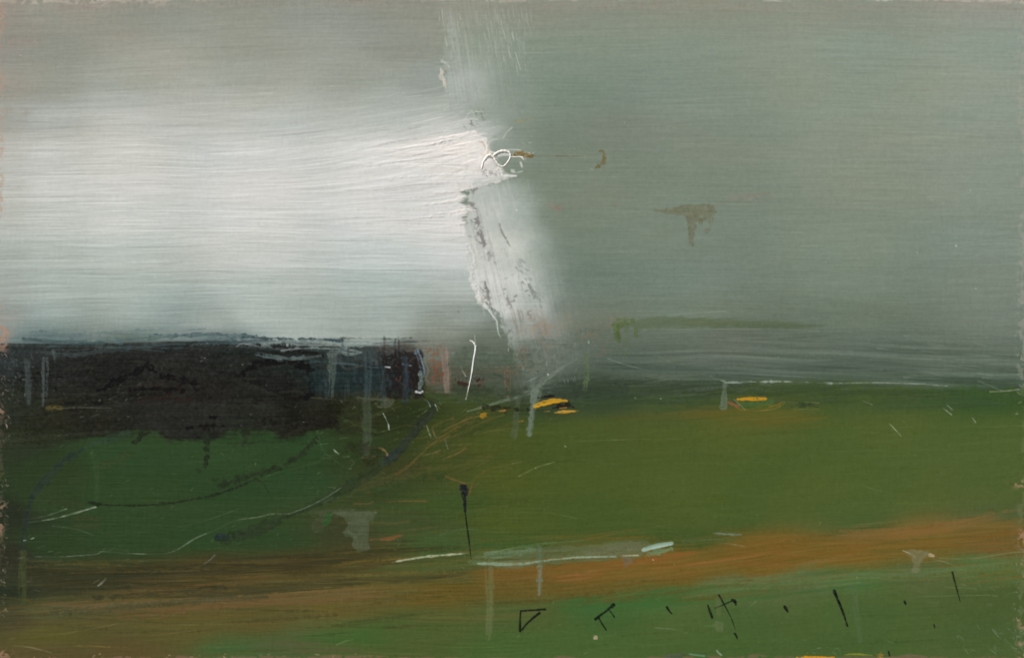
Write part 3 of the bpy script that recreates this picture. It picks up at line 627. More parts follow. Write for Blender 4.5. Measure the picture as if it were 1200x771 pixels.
# olive stroke low in the right sky
band([(736,377),(760,373),(800,371),(850,374),(900,376),(950,378)],[(736,384),(760,387),(800,385),(850,384),(900,384),(950,385)], (84,97,66), .5, 'olive_stroke', 'long horizontal olive stroke low in the grey sky', rough=1.6, streak=.25)
st([(722,384),(728,377),(740,376)], [8,12,8], (88,104,64), .65, rough=2)
st([(735,377),(760,372),(800,368),(850,365)], 1.6, (136,146,132), .6, dry=.25, h=.06)
st([(745,387),(800,386),(900,386),(960,388)], 1.4, (132,142,130), .4, dry=.45, h=.05)
st([(800,378),(870,376),(910,380)], 7, (94,98,58), .4, dry=.4)
# brown marks in the right sky
st([(602,181),(610,180.5),(622,182)], [3.5,6,5], (124,102,58), .92, rough=1, h=.12, part='brown_dab', label='small ochre brown dab at the tip of the white curl')
st([(625,183),(660,184),(700,181)], [1.2,1.6,1], (120,116,90), .8, dry=.1)
st([(625,182.5),(665,183.5),(703,182)], 2.2, (119,118,97), .5, dry=.25)
st([(652,183),(666,183)], 1.2, (98,92,62), .6)
st([(704,177),(709,181),(708,189),(703,195),(699,196)], [3,4.5,6,4,2], (112,106,74), .88, rough=2, part='brown_mark', label='comma shaped brown mark in the grey sky')
st([(602,143),(610,142),(626,140)], [1,3,1], (142,136,98), .7, dry=.2)
st([(645,240),(652,244)], 6, (140,118,104), .5, rough=3)
blob([(764,247),(790,244),(830,238),(836,240),(839,249),(835,255),(828,257),(812,257),(796,253)], (111,110,86), .68, 1.4, 1.0, .01, 'brown_mark', 'brown smudge shaped like a wedge in the right sky')
st([(810,256),(810,270),(809,283)], [14,7,6], (112,112,90), .65, rough=2, part='drip', label='brown drip below the wedge smudge')
st([(834,254),(832,264),(827,270)], [6,4,4], (114,114,92), .55, rough=2)
st([(821,258),(822,261)], 4, (108,106,80), .7, rough=1)
st([(725,252),(740,252),(780,249)], [2,3,2], (118,122,100), .55, dry=.4)
st([(714,236),(722,242)], 2.4, (124,120,102), .6, rough=1.5)
st([(836,242),(850,236),(880,229),(900,226)], 5, (138,122,108), .3, dry=.45, rough=2)

# --- curved dark line of a field edge (right of centre) and slate strokes
SL = (42,54,50)
st([(100,524),(70,545),(45,572),(35,590),(26,640)], [4,9,10,8,6], SL, .62, dry=.1, jit=.3, rough=2, part='slate_curve', label='slate blue arc at the left of the green patch')
st([(150,508),(125,515),(100,524)], [5,9,6], (52,68,52), .6, rough=3)
st([(500,470),(508,474),(505,485),(490,500),(478,515),(466,530),(450,542)], [3,7,9,10,10,12,8], (44,50,43), .75, rough=1.5, jit=.4, dry=.1, h=.02, part='slate_curve', label='slate curve sweeping down from the dark band')
st([(466,528),(455,538),(448,543)], [7,11,7], (46,55,56), .5, jit=.4, rough=2)
st([(455,540),(430,556),(400,574),(370,590),(330,606),(262,630)], [8,12,12,10,8,6], (44,54,38), .6, rough=2, jit=.3, dry=.15)
st([(252,629),(258,628),(266,629)], [5,9,4], (38,50,46), .95, rough=1.2, h=.1, part='slate_dab', label='oval slate dab at lower left')
st([(260,634),(300,624),(330,612)], [6,9,6], (42,48,36), .5, rough=2, jit=.4, dry=.2)
# dark arc in the green patch
st([(104,588),(120,591),(160,592),(200,589),(240,582),(270,574),(300,561)], [2.5,3.5,2.5,2,2.5,4,3], (37,45,31), .85, rough=1.2, dry=.05, jit=.3, part='dark_arc', label='thin dark arc drawn through the green patch')
st([(258,570),(275,563),(300,555),(330,546),(355,531),(372,512)], [8,9,7,7,6,5], (38,46,31), .7, rough=3, jit=.3, dry=.12, part='dark_arc', label='thicker dark stroke rising to the right in the green patch')
st([(250,562),(262,564)], 5, (44,58,36), .6, rough=2)
st([(300,561),(308,566),(315,577)], 2.2, (38,48,32), .8, rough=1)
st([(118,548),(140,538),(150,532)], 9, (64,66,40), .5, dry=.3, rough=3)
st([(60,582),(90,590)], 12, (52,58,36), .45, dry=.3, rough=4)
st([(90,612),(112,612)], 14, (66,64,40), .4, dry=.4, rough=3)
# ochre/brown loose drawing lines in the centre
OC = (126,98,58)
for (q, w_, c, o, lb) in [
  ([(532,490),(515,495),(507,500),(509,508)],1.8,(134,100,62),.8,'small ochre hook in the centre'),
  ([(575,490),(545,497),(525,508),(505,522),(494,532),(480,545),(465,556)],[1.2,1.8,2.4,2.4,2,3,4],(116,92,50),.65,'ochre line fanning up to the right from the dark curve'),
  ([(432,524),(445,525),(452,529),(454,533)],2.2,(132,104,66),.8,'ochre hook at the end of a murky drip'),
  ([(424,536),(440,534.5)],[1.4,2.4],(138,108,72),.8,'short ochre dash under the hook'),
  ([(545,525),(535,532),(520,538)],1.4,(124,98,60),.6,None),
  ([(495,534),(510,530),(516,527)],1.2,(136,112,76),.5,None),
  ([(522,558),(535,563),(545,566)],3,(126,92,56),.5,None),
  ([(568,552),(556,562),(550,580)],2.4,(124,88,48),.65,'rust fringe beside the black vertical line'),
  ([(455,519),(466,514)],1.2,(104,96,62),.6,None),
  ([(434,632),(455,631),(472,627)],[2,3.6,1.6],(130,86,56),.75,'short rust dash at lower centre'),
  ([(415,590),(430,590),(436,588)],3,(110,82,54),.5,None),
  ([(450,587),(475,587),(500,587)],1.6,(118,84,48),.7,'thin rust line at lower centre'),
  ([(434,612),(460,613),(480,611)],3,(94,88,54),.5,None)]:
    st(q, w_, c, o, dry=.25, rough=1, h=.06, part='ochre_line' if lb else None, label=lb)
st([(470,562),(500,552),(540,545),(575,535)], 8, (82,84,42), .4, dry=.4, rough=3)
st([(430,570),(460,560),(490,545)], 14, (74,72,44), .5, dry=.25, rough=4)
st([(440,575),(480,562),(520,556)], 6, (50,66,36), .6, dry=.25, rough=3)
st([(410,522),(440,530),(430,540)], 12, (44,44,30), .5, rough=4)
st([(395,488),(420,500),(440,505)], 4, (62,84,48), .5, dry=.3)
st([(404,548),(380,530),(372,505)], 3, (62,88,52), .4, dry=.5)
# --- grey T-shaped drip mark
st([(366,602),(400,599),(440,600)], [8,8,3], (72,80,58), .6, rough=2.5, dry=.15)
blob([(392,600),(440,598),(441,604),(434,612),(432,625),(431,636),(433,643),(420,645),(414,638),(412,626),(402,624),(408,616),(404,606)], (84,92,69), .8, 1.4, 1.2, .03, tex=2., part='grey_smear', label='broad grey green smear dripping at lower centre')
st([(407,624),(415,630)], 6, (82,90,68), .6, rough=3)
st([(372,616),(378,606)], 14, (72,78,56), .5, rough=3)
st([(384,612),(386,604)], 8, (48,88,46), .7, rough=2)
# --- black vertical line with knob
st([(541,572),(545,576)], 9, (36,36,40), .95, rough=2.4, h=.12, part='black_line', label='black blot at the top of the thin vertical line')
st([(543,578),(544.5,588),(545,598)], [6,4.4,3.2], (30,32,32), .95, rough=.6, jit=0, h=.04)
st([(545,598),(547,615),(549.5,632),(552,655)], [1.6,1.8,2,.6], (26,34,24), .95, jit=0, h=.06, part='black_line', label='thin black line running down like a pole in the field')
# --- pale turquoise dab and scraped light line
blob([(548,657),(560,651),(590,646),(640,641),(720,634),(755,632),(762,638),(760,648),(740,655),(680,658),(600,664),(570,662)], (94,108,76), .66, 1.8, 1.8, .02, 'scraped_patch', 'pale grey green scraped strip above the ochre path', dry=.08, tex=4)
st([(690,650),(720,645),(745,640)], 12, (104,105,82), .5, rough=3, dry=.1)
st([(728,652),(736,656),(733,662)], [8,10,4], (112,104,88), .6, rough=2)
st([(570,650),(600,648),(625,645)], 7, (106,128,100), .55, dry=.35, rough=2)
st([(560,660),(600,661),(640,657),(680,653),(722,652)], [2,4,3,2.6,1.2], (146,164,138), .85, dry=.2, h=.12, part='pale_streak', label='pale mint streak along the lower edge of the scraped strip')
st([(730,651),(748,650.5)], [1,1.8], (190,180,150), .85, h=.12, part='highlight', label='cream dash beside the turquoise dab')
st([(460,658.5),(480,655),(500,652),(520,650),(549,648)], [1.2,2.2,2.4,2.2,1.4], (168,178,146), .9, dry=.1, rough=.8, h=.14, part='pale_streak', label='cream streak running left of the thin black line')
st([(560,654),(590,644),(625,640),(680,633)], 1.2, (118,142,108), .6, dry=.25, h=.06)
st([(754,644),(770,639.5),(787,636.5)], [5,6,4.5], (150,176,160), .85, dry=.2, jit=.3, h=.04, part='turquoise_dab', label='pale turquoise dab at the end of the scraped strip')
st([(757,650),(770,647),(786,643)], [4,7,6], (108,134,98), .8, rough=1.8, dry=.2, h=.04)
st([(757,641),(768,637),(776,636)], 2, (92,126,104), .4)
st([(754,645),(765,642),(786,638)], 1.8, (180,200,186), .6, dry=.2)
st([(836,624),(848,624.5),(868,626)], [2.5,5,2], (120,132,116), .7, rough=.8, jit=.3, dry=.15, h=.02, part='grey_dab', label='small misty grey dab above the path at right')
st([(838,636),(855,637),(872,640)], [1,1.8,1], (140,138,108), .5, dry=.3)
st([(800,634),(830,632),(860,633)], 3, (92,106,72), .4, dry=.3)
# lower right pale chip
blob([(1058,645),(1088,646),(1084,652),(1079,660),(1075,671),(1068,670),(1070,660),(1066,652)], (118,115,86), .7, 1.4, 1.6, .01, 'chip', 'small pale beige chip under the path at far right')
st([(1058,645),(1066,648),(1072,652)], 1.4, (172,166,140), .7, rough=1, h=.1)
st([(1090,650),(1094,651)], 3.4, (172,158,126), .85, rough=1.2, h=.14)
st([(1094,655),(1110,659),(1126,666)], 1.2, (126,138,106), .6, h=.06)
st([(1100,654),(1140,654),(1180,648),(1200,646)], 1.4, (122,130,88), .6, dry=.25, h=.06)
for q in [[(1105,674),(1130,676),(1148,674),(1146,671)],[(1060,684),(1080,690),(1087,696)],[(1075,692),(1085,695)],[(1108,688),(1140,689),(1144,692)],[(1060,700),(1100,698),(1160,697)]]:
    st(q, 1.1, (108,124,88), .5, h=.06)
# --- the row of black marks (signature-like)
BK = (24,28,22)
MK = [
 ([(610.5,715.5),(625,714.5),(639,713.5)],[2,2.2,2.6],.9,'black mark: top bar of the open triangle sign'),
 ([(610,716),(609.5,728),(609.5,739)],[1.6,2.2,2.6],.92,'black mark: upright of the open triangle sign'),
 ([(632,718),(623,725),(615,733),(612,737.5)],[3.2,2.4,2,2],.88,'black mark: slanting stroke of the open triangle sign'),
 ([(719,708.5),(711,715),(704,720),(698,725)],[4.4,3,2.4,3.4],.85,'black mark: slanting stroke of the two-legged sign'),
 ([(701,722),(706,731),(710.5,738)],[2,1.8,1.4],.9,'black mark: longer leg of the two-legged sign'),
 ([(714,714),(720,723)],[1.8,1.4],.85,'black mark: shorter leg of the two-legged sign'),
 ([(781.5,711),(784,715),(787,718.5)],[3,2.6,1.8],.9,'short black dash between the letter-like signs'),
 ([(829.5,709),(832,716),(834.5,723)],[2,3,3],.88,'short black dash left of the crossed sign'),
 ([(842.5,697),(847,705),(852,714),(857,724),(862,738)],[2.6,2.2,1.2,.7,.6],.85,'long thin stroke of the crossed sign'),
 ([(838,712),(848,708),(859,703)],[1.6,1.6,2],.8,'cross stroke of the crossed sign'),
 ([(858,702.5),(861,704),(862.5,708.5)],[3,4,2],.95,'hooked end of the crossed sign'),
 ([(861,742),(863,745),(864,748)],[3,2.4,1],.9,'tiny tick below the crossed sign'),
 ([(919.5,710.5),(921,713),(923,716)],[3.6,4,2.6],.92,'black dot right of the crossed sign'),
 ([(977.5,692.5),(982,703),(988,718),(993,733)],[4,3,2.4,2],.9,'long slanting black dash in the lower green'),
 ([(1060,704.5),(1061,707)],[3,2.6],.85,'faint black speck right of the long dash'),
 ([(1116,670),(1119,682),(1125,704)],[2.4,2,1],.7,'thin faded slanting dash at far right'),
 ([(1094.5,732),(1095.5,735)],[2,1.4],.9,'tiny black speck near the bottom right'),
 ([(1041,763),(1042.5,768)],[2,2],.85,'black tick at the bottom edge'),
]
for (q, w_, o, lb) in MK:
    st(q, w_, BK, o, rough=.35, soft=.7, h=.03, jit=0, part='black_mark', label=lb)
st([(842,703),(842,718)], 8, (98,106,70), .4, rough=2)
st([(842,733),(842,734)], 12, (98,112,74), .6, rough=2.5)
st([(697,747.5),(698,747.5)], 5, (168,152,124), .9, rough=1, h=.15, part='spot', label='round beige spot below the two-legged sign')
st([(705,746.5),(705.3,747)], 1.6, (130,160,130), .8)
st([(868,722),(875,714),(886,704)], 1.1, (112,140,92), .6)
st([(838,690),(826,692),(815,694)], 1.6, (124,130,62), .7, dry=.2)
st([(768,735),(790,737),(805,741)], 1, (112,140,104), .6)
st([(840,762),(845,767)], 1.8, (150,170,140), .7)
st([(808,766),(825,768)], 2, (112,150,124), .8)
st([(780,769),(798,767)], 4, (86,88,80), .6, rough=2)
st([(660,740),(700,745),(740,742)], 1, (92,116,70), .4)
st([(700,702),(740,696),(752,690)], 1.4, (92,106,52), .6, dry=.2)

# --- white impasto at the centre: ridge, folds
P_IMP = newpart('impasto_ridge', 'thick warm white ridge of paint at the meeting of the two skies')
WH = (240,235,228)
sl = box(400, 600, 130, 240)
x = XX[sl]; y = YY[sl]
tp = np.interp(x, [430,470,500,520,545,557,562,572,578],[172,168,163,160,156,155,158,170,186]); bt = np.interp(x, [430,470,500,520,545,560,572,578],[174,180,184,190,194,196,194,188])
e = np.minimum(y-tp, bt-y)+(look(Nstreak, x+500, vl[sl])*.5+Nspot[sl]*.3)*2
a = sm(-5, 6, e)*sm(430, 540, x+look(Nstreak, x+500, vl[sl])*20)*(1-sm(574, 579, x))
mixin(a*.7, np.array(WH, np.float32)+(look(Nstreak, x+500, vl[sl])*3.)[..., None], P_IMP, .12, sl=sl, keep=.4)
for (q, w_, c, h_) in [
  ([(500,168),(520,163),(540,159),(556,156),(559,160)],[2,4,5,5,2],(240,230,220),.35),
  ([(556,160),(564,161),(569,166),(571,173),(571,180)],[3,4,5,4,3],(242,236,228),.45),
  ([(520,172),(535,170),(545,172),(540,176),(525,178),(518,175)],1.6,(206,190,178),-.12),
  ([(556,168),(562,166),(567,169),(569,175),(568,180)],[2,3,3.4,2.4,1],(198,184,166),-.2),
  ([(558,172),(563,173),(565,178)],[2,4,2],(214,216,210),.1),
  ([(480,180),(520,181),(550,183),(565,186)],[1,2,2.4,1.5],(236,224,212),.25),
  ([(540,194),(552,189),(562,187)],[1.5,3,2],(238,230,220),.25),
  ([(470,196),(510,195),(545,198)],[2,3,2],(224,222,216),.2),
  ([(450,210),(500,206),(560,204),(604,207)],[2,4,5,1.5],(224,222,216),.3),
  ([(510,226),(540,224),(570,216),(606,206)],[2,3,4,1],(228,224,218),.35),
  ([(500,240),(525,238),(543,231),(548,232)],[2,4,5,2],(232,226,219),.35),
  ([(505,253),(530,251),(550,247),(561,252)],[3,5,6,2],(234,224,215),.4),
  ([(540,246),(549,243),(556,249)],[3,4,2],(236,222,212),.35),
  ([(480,270),(520,266),(545,262)],[2,3,2],(220,218,212),.2)]:
    st(q, w_, c, .7, dry=.25, rough=1.8, h=h_*.45)
for i in range(50):
    y1 = rng.uniform(154, 178); x1 = rng.uniform(525, 572); l = rng.uniform(30, 90); g = rng.uniform(232, 250)
    st([(x1-l, y1+l*.16), (x1-l*.5, y1+l*.1), (x1, y1)], [.6, rng.uniform(1.2, 3.6), 1.2], (g, g-8, g-17), rng.uniform(.3, .7), dry=.3, rough=1, h=.07*rng.normal(.5, 1), n=4)
for i in range(120):
    y1 = rng.uniform(157, 196); x1 = rng.uniform(500, 566); l = rng.uniform(30, 120)
    ang = np.interp(y1, [157, 175, 196], [-.24, -.13, .0])+rng.normal(0, .035); g = rng.uniform(196, 246)
    st([(x1-l, y1-l*ang*.55), (x1-l*.5, y1-l*.5*ang*.85), (x1, y1)], [.5, rng.uniform(.8, 2.4), .9], (g, g-3.5, g-9), rng.uniform(.25, .7), dry=.35, h=.05*rng.normal(.4, 1), n=4)
for i in range(110):
    y1 = rng.uniform(200, 268); x1 = np.interp(y1, [200,207,222,232,243,252,262,270], [582,592,548,546,548,558,545,545])-abs(rng.normal(0, 26)); l = rng.uniform(30, 130)
    ang = np.interp(y1, [200, 235, 268], [-.17, -.10, .04])+rng.normal(0, .03); g = rng.uniform(190, 234)
    st([(x1-l, y1-l*ang*.4), (x1-l*.5, y1-l*.5*ang*.7), (x1, y1)], [.5, rng.uniform(.8, 2.6), .9], (g, g-1.5, g-6), rng.uniform(.25, .65), dry=.35, h=.05*rng.normal(.4, 1), n=4)
for i in range(60):
    y1 = rng.uniform(134, 162); x1 = rng.uniform(490, 572); l = rng.uniform(20, 80); g = rng.uniform(176, 216)
    st([(x1-l, y1+l*.22), (x1-l*.5, y1+l*.12), (x1, y1)], [.5, rng.uniform(.8, 2.6), .7], (g-1, g, g-7), rng.uniform(.2, .5), dry=.35, h=.03*rng.normal(.3, 1), n=4)
# shadow side grooves
for q in [[(430,196),(470,190),(520,184)],[(420,176),(460,167),(500,162)],[(520,205),(535,202),(548,198)],[(534,211),(536,212),(537,216)],
          [(420,260),(480,258),(530,252)],[(470,246),(510,240),(545,236)],[(500,285),(530,281),(550,276)],[(480,232),(510,229),(540,226)],[(430,225),(470,219),(520,214)]]:
    st(q, [.8,1.8,.8], (182,180,172), .6, dry=.2, h=-0.060)
broken([(562,196),(574,200),(592,200),(590,207),(570,208),(560,203)], (150,146,142), .5, op=.75)
flecks(26, (556,600,194,208), 5, (226,222,212), .8, .1, .7, 1., .2)
flecks(18, (544,566,126,150), 5, (120,124,112), .75, .9, .6, 1.4, -.08)
flecks(22, (520,566,126,158), 9, (212,212,202), .7, -.35, .3, 1., .1)
for q in [[(545,140),(553,130),(556,138)],[(530,145),(540,142),(552,140)],[(570,168),(580,164),(590,162)],[(600,150),(594,155),(590,162)],[(580,180),(595,176),(610,176)],[(584,207),(600,204),(612,201)]]:
    st(q, 1.4, (206,210,202), .6, dry=.2, h=0.060)
flecks(20, (600,624,166,186), 4, (200,204,194), .6, 0, .5, 1., .1)
st([(610,190),(612,196)], 1.3, (220,222,212), .7, rough=1.5, h=0.050); st([(616,186),(615,188)], 2, (236,226,210), .8, h=0.075)
st([(560,193),(563,187),(569,181),(576,179),(583,180)], [3,6,7,6,3], (228,218,206), .9, rough=2, h=.1)
st([(571,188),(574,185),(578,186),(581,190)], [2,3.6,3.4,2], (146,130,114), .85, rough=1.5, h=-.06)
st([(588,187),(592,186)], 5, (142,148,138), .8, rough=1.2)
st([(584,183),(590,181),(596,182)], 3, (214,214,204), .8, rough=1)
# white ridge on the smear's left side, upper and lower
st([(517,80),(518,88),(521,98),(525,108)], [2.5,5,5,2.5], (204,198,184), .85, rough=2, h=0.150, jit=.6, part='impasto_ridge', label='short cream ridge on the upper edge of the smear')
st([(518,72),(522,74),(526,78)], [3,3,2], (188,192,182), .7, rough=1.5, h=0.075)
st([(522,100),(524,92),(522,84)], 1.4, (140,136,122), .7, rough=1, h=-0.050)
for q in [[(518,12),(519,22),(520,31)],[(521,33),(522,44),(524,54)],[(526,58),(528,64),(529,71)],[(529,62),(531,68)],[(538,16),(540,24)],[(583,18),(585,34),(586,46)],[(588,44),(590,56)],[(568,40),(569,47)],
          [(553,60),(555,80)],[(567,72),(569,80)],[(604,62),(607,72),(610,82)],[(600,40),(602,46)],[(615,20),(617,26)],[(590,36),(592,46)],[(514,14),(515,24)]]:
    st(q, 1., (188,193,182), .75, dry=.1, h=.06)
for i in range(150):
    x = rng.uniform(518, 622); y = rng.uniform(6, 78); l = rng.uniform(5, 16)
    st([(x, y), (x+l*.16, y+l)], rng.uniform(.7, 1.3), (172,178,166), rng.uniform(.2, .55), dry=.15, h=0.025)
# lower ridge (550..572, 290..360)
st([(550,288),(556,304),(552,322),(556,338),(562,352),(570,360)], [3,5,4,7,9,4], (208,208,201), .8, rough=3.5, h=0.150, part='impasto_ridge', label='pale lumpy ridge along the lower left edge of the smear')
st([(557,334),(562,345),(567,355)], [5,8,5], (218,216,208), .75, rough=2.5, h=0.150)
st([(558,330),(564,338),(570,344)], 1.6, (148,146,142), .6, rough=1.5, h=-0.050)
st([(564,350),(568,354)], 2.6, (176,156,146), .7, rough=1.5)
st([(568,330),(572,342),(574,354),(577,362)], [1.2,2.6,2.2,1], (120,118,116), .75, rough=1.2, h=-0.060)
for q in [[(550,290),(556,300)],[(547,294),(552,306)],[(551,312),(558,316)]]: st(q, 1.6, (216,216,210), .7, h=0.075)
st([(569,358),(575,366),(580,373),(583,377)], [3,2.2,2,1.4], (206,210,204), .9, h=0.150, part='paint_thread', label='thin white thread of paint trailing from the smear')
st([(583,377),(583.5,386),(585,392),(587,396)], [1.3,1.4,1.3,.6], (200,206,198), .85, h=0.125)
st([(588,354),(591,364),(592,376)], 1.3, (184,190,184), .7, h=0.060)
st([(566,362),(568,370)], 1, (176,182,174), .6)
# --- white thread hanging over the horizon
st([(550.5,399),(553.5,400),(556,404),(557.5,408)], [.6,1.7,2.1,2.4], (222,220,210), .95, h=.12, part='paint_thread', label='white thread of paint hanging over the horizon, hooked at the top')
st([(557.5,405),(556.5,414),(554.5,424),(553,436)], [2.4,2.2,1.9,1.4], (216,217,206), .95, h=.12)
st([(553,436),(550,450),(547.5,462),(546,468)], [1.4,1.,.7,.3], (202,204,192), .9, h=.25)
st([(556.5,393),(556.8,404)], [.8,1.3], (170,176,166), .8, h=.1)
st([(540,430),(543,436),(546,441)], 1.1, (190,194,186), .75, h=.1)
# --- scratches
SC = [
 ([(41,652),(70,652),(112,649),(120,646),(150,648),(185,649),(205,645),(230,630),(252,621),(275,610),(300,606),(320,602),(338,602),(356,595)],1.2,(112,126,104),.75,'long wavering pale scratch across the dark green patch'),
 ([(338,602),(355,596),(378,585),(400,571)],1.1,(118,132,108),.6,None),
 ([(28,609),(55,604),(78,596)],1.3,(132,144,124),.75,'upper of two pale scratches at the left'),
 ([(34,612),(65,607),(88,601),(112,594)],1.3,(140,150,128),.8,'lower of two pale scratches at the left'),
 ([(28,633),(34,632),(40,630)],1.6,(132,146,124),.8,None),
 ([(62,616),(90,620),(110,627)],.9,(84,104,78),.5,None),
 ([(200,620),(240,610),(280,596)],.9,(78,96,72),.5,None),
 ([(115,686),(120,682),(124,678)],1.5,(150,156,140),.7,None),
 ([(222,664),(236,662),(246,656),(252,650)],1.4,(96,102,88),.7,None),
 ([(449,484),(452,490),(455,497),(456,503)],1.3,(176,184,172),.85,'short white scratch right of the murky drip'),
 ([(497,468),(501,470),(504,476)],1.6,(156,166,150),.8,None),
 ([(510,474),(513,481)],1.2,(170,178,160),.8,None),
 ([(481,495),(490,488),(500,481)],1.2,(146,156,138),.7,None),
 ([(500,498),(504,510)],1.2,(150,160,140),.6,None),
 ([(507,505),(512,514)],1.2,(160,166,148),.6,None),
 ([(521,514),(525,526)],1.2,(110,116,102),.6,None),
 ([(391,527),(394,530),(397,532)],1.5,(160,170,150),.8,None),
 ([(1043,497),(1048,502),(1056,511)],[.5,.8,.5],(160,168,136),.8,'short slanting scratch in the right field'),
 ([(1105,478),(1110,482),(1115,486)],1.4,(148,156,140),.8,None),
 ([(1110,475),(1116,480)],1.2,(140,148,130),.7,None),
 ([(1140,490),(1143,495)],1.4,(140,146,124),.7,None),
 ([(1012,470),(1022,474)],1.1,(130,140,124),.7,None),
 ([(608,558),(628,548),(650,541)],1.2,(112,122,78),.7,'faint slanting scratch in the central field'),
 ([(600,543),(612,541)],1.1,(110,120,76),.6,None),
 ([(674,517),(700,516),(730,515)],1,(104,116,70),.6,None),
 ([(640,601),(655,603),(675,607)],1,(104,122,80),.6,None),
 ([(600,641),(640,636),(690,633)],1,(96,130,88),.6,None),
 ([(770,616),(790,619)],1,(110,112,66),.6,None),
 ([(712,420),(735,428),(760,434)],1,(136,144,134),.5,None),
 ([(767,416),(785,424)],1,(136,144,134),.5,None),
 ([(300,570),(318,556),(360,545),(400,530)],.9,(72,90,60),.4,None),
 ([(515,627),(540,620),(560,621)],1,(84,108,78),.5,None),
 ([(10,748),(60,744),(110,736),(150,728)],1,(118,108,66),.5,None),
 ([(90,756),(130,757),(155,756)],1.8,(134,114,58),.7,'ochre dash near the bottom left'),
 ([(16,756),(35,758),(60,764)],1.2,(128,122,84),.6,None),
 ([(160,753),(170,746),(230,738)],.9,(126,110,70),.5,None),
 ([(395,755),(404,751),(413,749)],1.2,(116,132,90),.6,None),
 ([(160,742),(163,740)],1.8,(160,156,136),.8,None),
 ([(1010,568),(1020,572),(1034,576)],.9,(106,118,76),.4,None),
]
for (q, w_, c, o, lb) in SC:
    st(q, w_, c, o, rough=1.2, soft=.7, dry=.2, h=.05, part='scratch' if lb else None, label=lb)
# --- scattered specks
flecks(110, (0,470,500,640), 5, (92,110,78), .6, -.5, .5, .8)
flecks(70, (20,180,640,720), 9, (104,104,80), .55, -.12, .25, .8)
flecks(120, (480,1190,480,770), 3.5, (118,128,86), .5, 0, 1.2, .8)
flecks(50, (560,1190,690,765), 10, (98,122,74), .45, .1, .35, .8)
flecks(60, (480,640,470,600), 8, (96,96,52), .45, -.55, .4, .8)
flecks(70, (400,560,480,660), 5, (86,98,66), .5, -.3, .7, .8)
flecks(50, (1120,1192,660,762), 7, (104,126,98), .5, .6, .5, .9)
flecks(26, (1160,1200,735,762), 14, (122,142,120), .5, .62, .15, .9)
flecks(60, (640,1195,10,440), 3, (160,166,154), .5, .2, .9, .8)
flecks(40, (900,1180,20,160), 9, (154,163,152), .4, .2, .3, .8)
flecks(40, (0,510,60,390), 5, (215,214,206), .4, 0, .2, .8)
for (x, y, c) in [(605,246,(222,224,214)),(642,438.5,(206,212,200)),(788,575,(60,70,40)),(765,655.5,(236,224,210)),(662,522.5,(206,206,184)),(627,548,(176,176,150)),(789,430,(150,158,148)),(789,150,(150,158,146)),
        (1137,223,(196,200,186)),(1143,338,(200,200,184)),(1120,288,(190,196,180)),(770,42,(170,178,164)),(440,600,(176,184,160)),(400,470,(120,120,110)),(197,60,(190,188,176)),(774,467,(150,158,140)),(744,466,(150,158,140)),(1047,597,(150,150,120)),
        (1004,676,(110,140,100)),(284,427,(160,160,150)),(620,346,(90,96,90)),(537,365,(110,118,110)),(584,212,(235,230,222))]:
    st([(x, y), (x+.8, y+.5)], 1.4, c, .75, rough=.8, h=.05)
# --- weave tint over the right part and worn edges
PK = (178,140,118)
ed = np.minimum(np.minimum(XX, 1200-XX), np.minimum(YY, 771-YY))
en = Npatch*2.0+Nspot*1.4+Nlow*2.2
left = sm(2.6, 0, XX+en*.8)*sm(-.2, .6, Nspot+.4)
mixin(left*(.4-.25*sm(420, 480, YY)), PK, None)
topm = sm(2.5, 0, YY+Npatch*1.3+Nlow*1.6)*sm(-.2, .4, Nspot*.6+Npatch*.5+.2)
mixin(topm*.55, (196,184,168), None)
st([(0,13),(200,8),(420,6),(700,9),(1000,8),(1200,10)], 9, (146,138,126), .28, soft=5, dry=.3)
mixin(sm(6, -1, YY+Nedge*2)*.35, (150,140,128), None)
botm = sm(768, 770.2, YY+Npatch*.9+Nlow*.6)*sm(-.6, .3, Nspot*.7+.3)*(1-.4*sm(600, 1200, XX))
mixin(botm*.6, (128,98,80), None)
rtm = sm(1192, 1198, XX+en*.7)*sm(-.5, .4, Nspot+Nthy*.5)
mixin(rtm*.35*(1-.6*sm(430, 470, YY)), (164,160,146), None)
for (x, y, w_, h_) in [(3,390,9,20),(2,406,7,12),(1,482,4,10),(1,20,4,8),(2,100,4,24),(2,135,4,10),(2,592,5,8),(1,615,4,20),(3,766,10,7),(1198,733,5,6),(1193,726,4,3),(1196,754,4,4),(1198,768,5,8),(1197,630,6,16),(1195,567,8,8)]:
    sl = box(x-w_*2-4, x+w_*2+4, y-h_*1.3, y+h_*1.3)
    d = ((XX[sl]-x)/w_)**2+((YY[sl]-y)/(h_*.55))**2
    mixin(np.clip(1.5*np.exp(-d)*sm(-.7, .5, Nspot[sl]+.5*Ngrain[sl]), 0, 1)*.6, (172,132,110) if x > 1180 or y > 380 else (172,150,132), sl=sl)
flecks(70, (0,9,560,720), 4, (150,138,120), .6, 0, 1., .9)
flecks(60, (0,12,375,520), 4, (160,140,124), .6, .8, .8, 1.)
flecks(50, (1188,1200,20,500), 4, (176,174,160), .6, 0, 1., .9)
flecks(36, (1188,1200,640,765), 4, (150,160,150), .6, .8, .8, .9)
for (x, w_, c) in [(128,26,(206,196,180)),(190,16,(190,176,158)),(920,50,(208,206,194)),(1030,30,(210,206,196)),(1165,34,(216,210,200)),(605,20,(190,176,160)),(1080,14,(200,180,164)),(1110,10,(204,170,150)),(410,50,(150,124,112)),(140,8,(220,190,170))]:
    st([(x-w_/2, .8), (x+w_/2, .6)], 2., c, .6, rough=3.5, h=.02, dry=.25)
st([(116,10),(124,5),(130,1)], [2,5,6], (182,172,158), .5, rough=2)
st([(184,8),(192,4)], [3,7], (172,162,148), .5, rough=2)
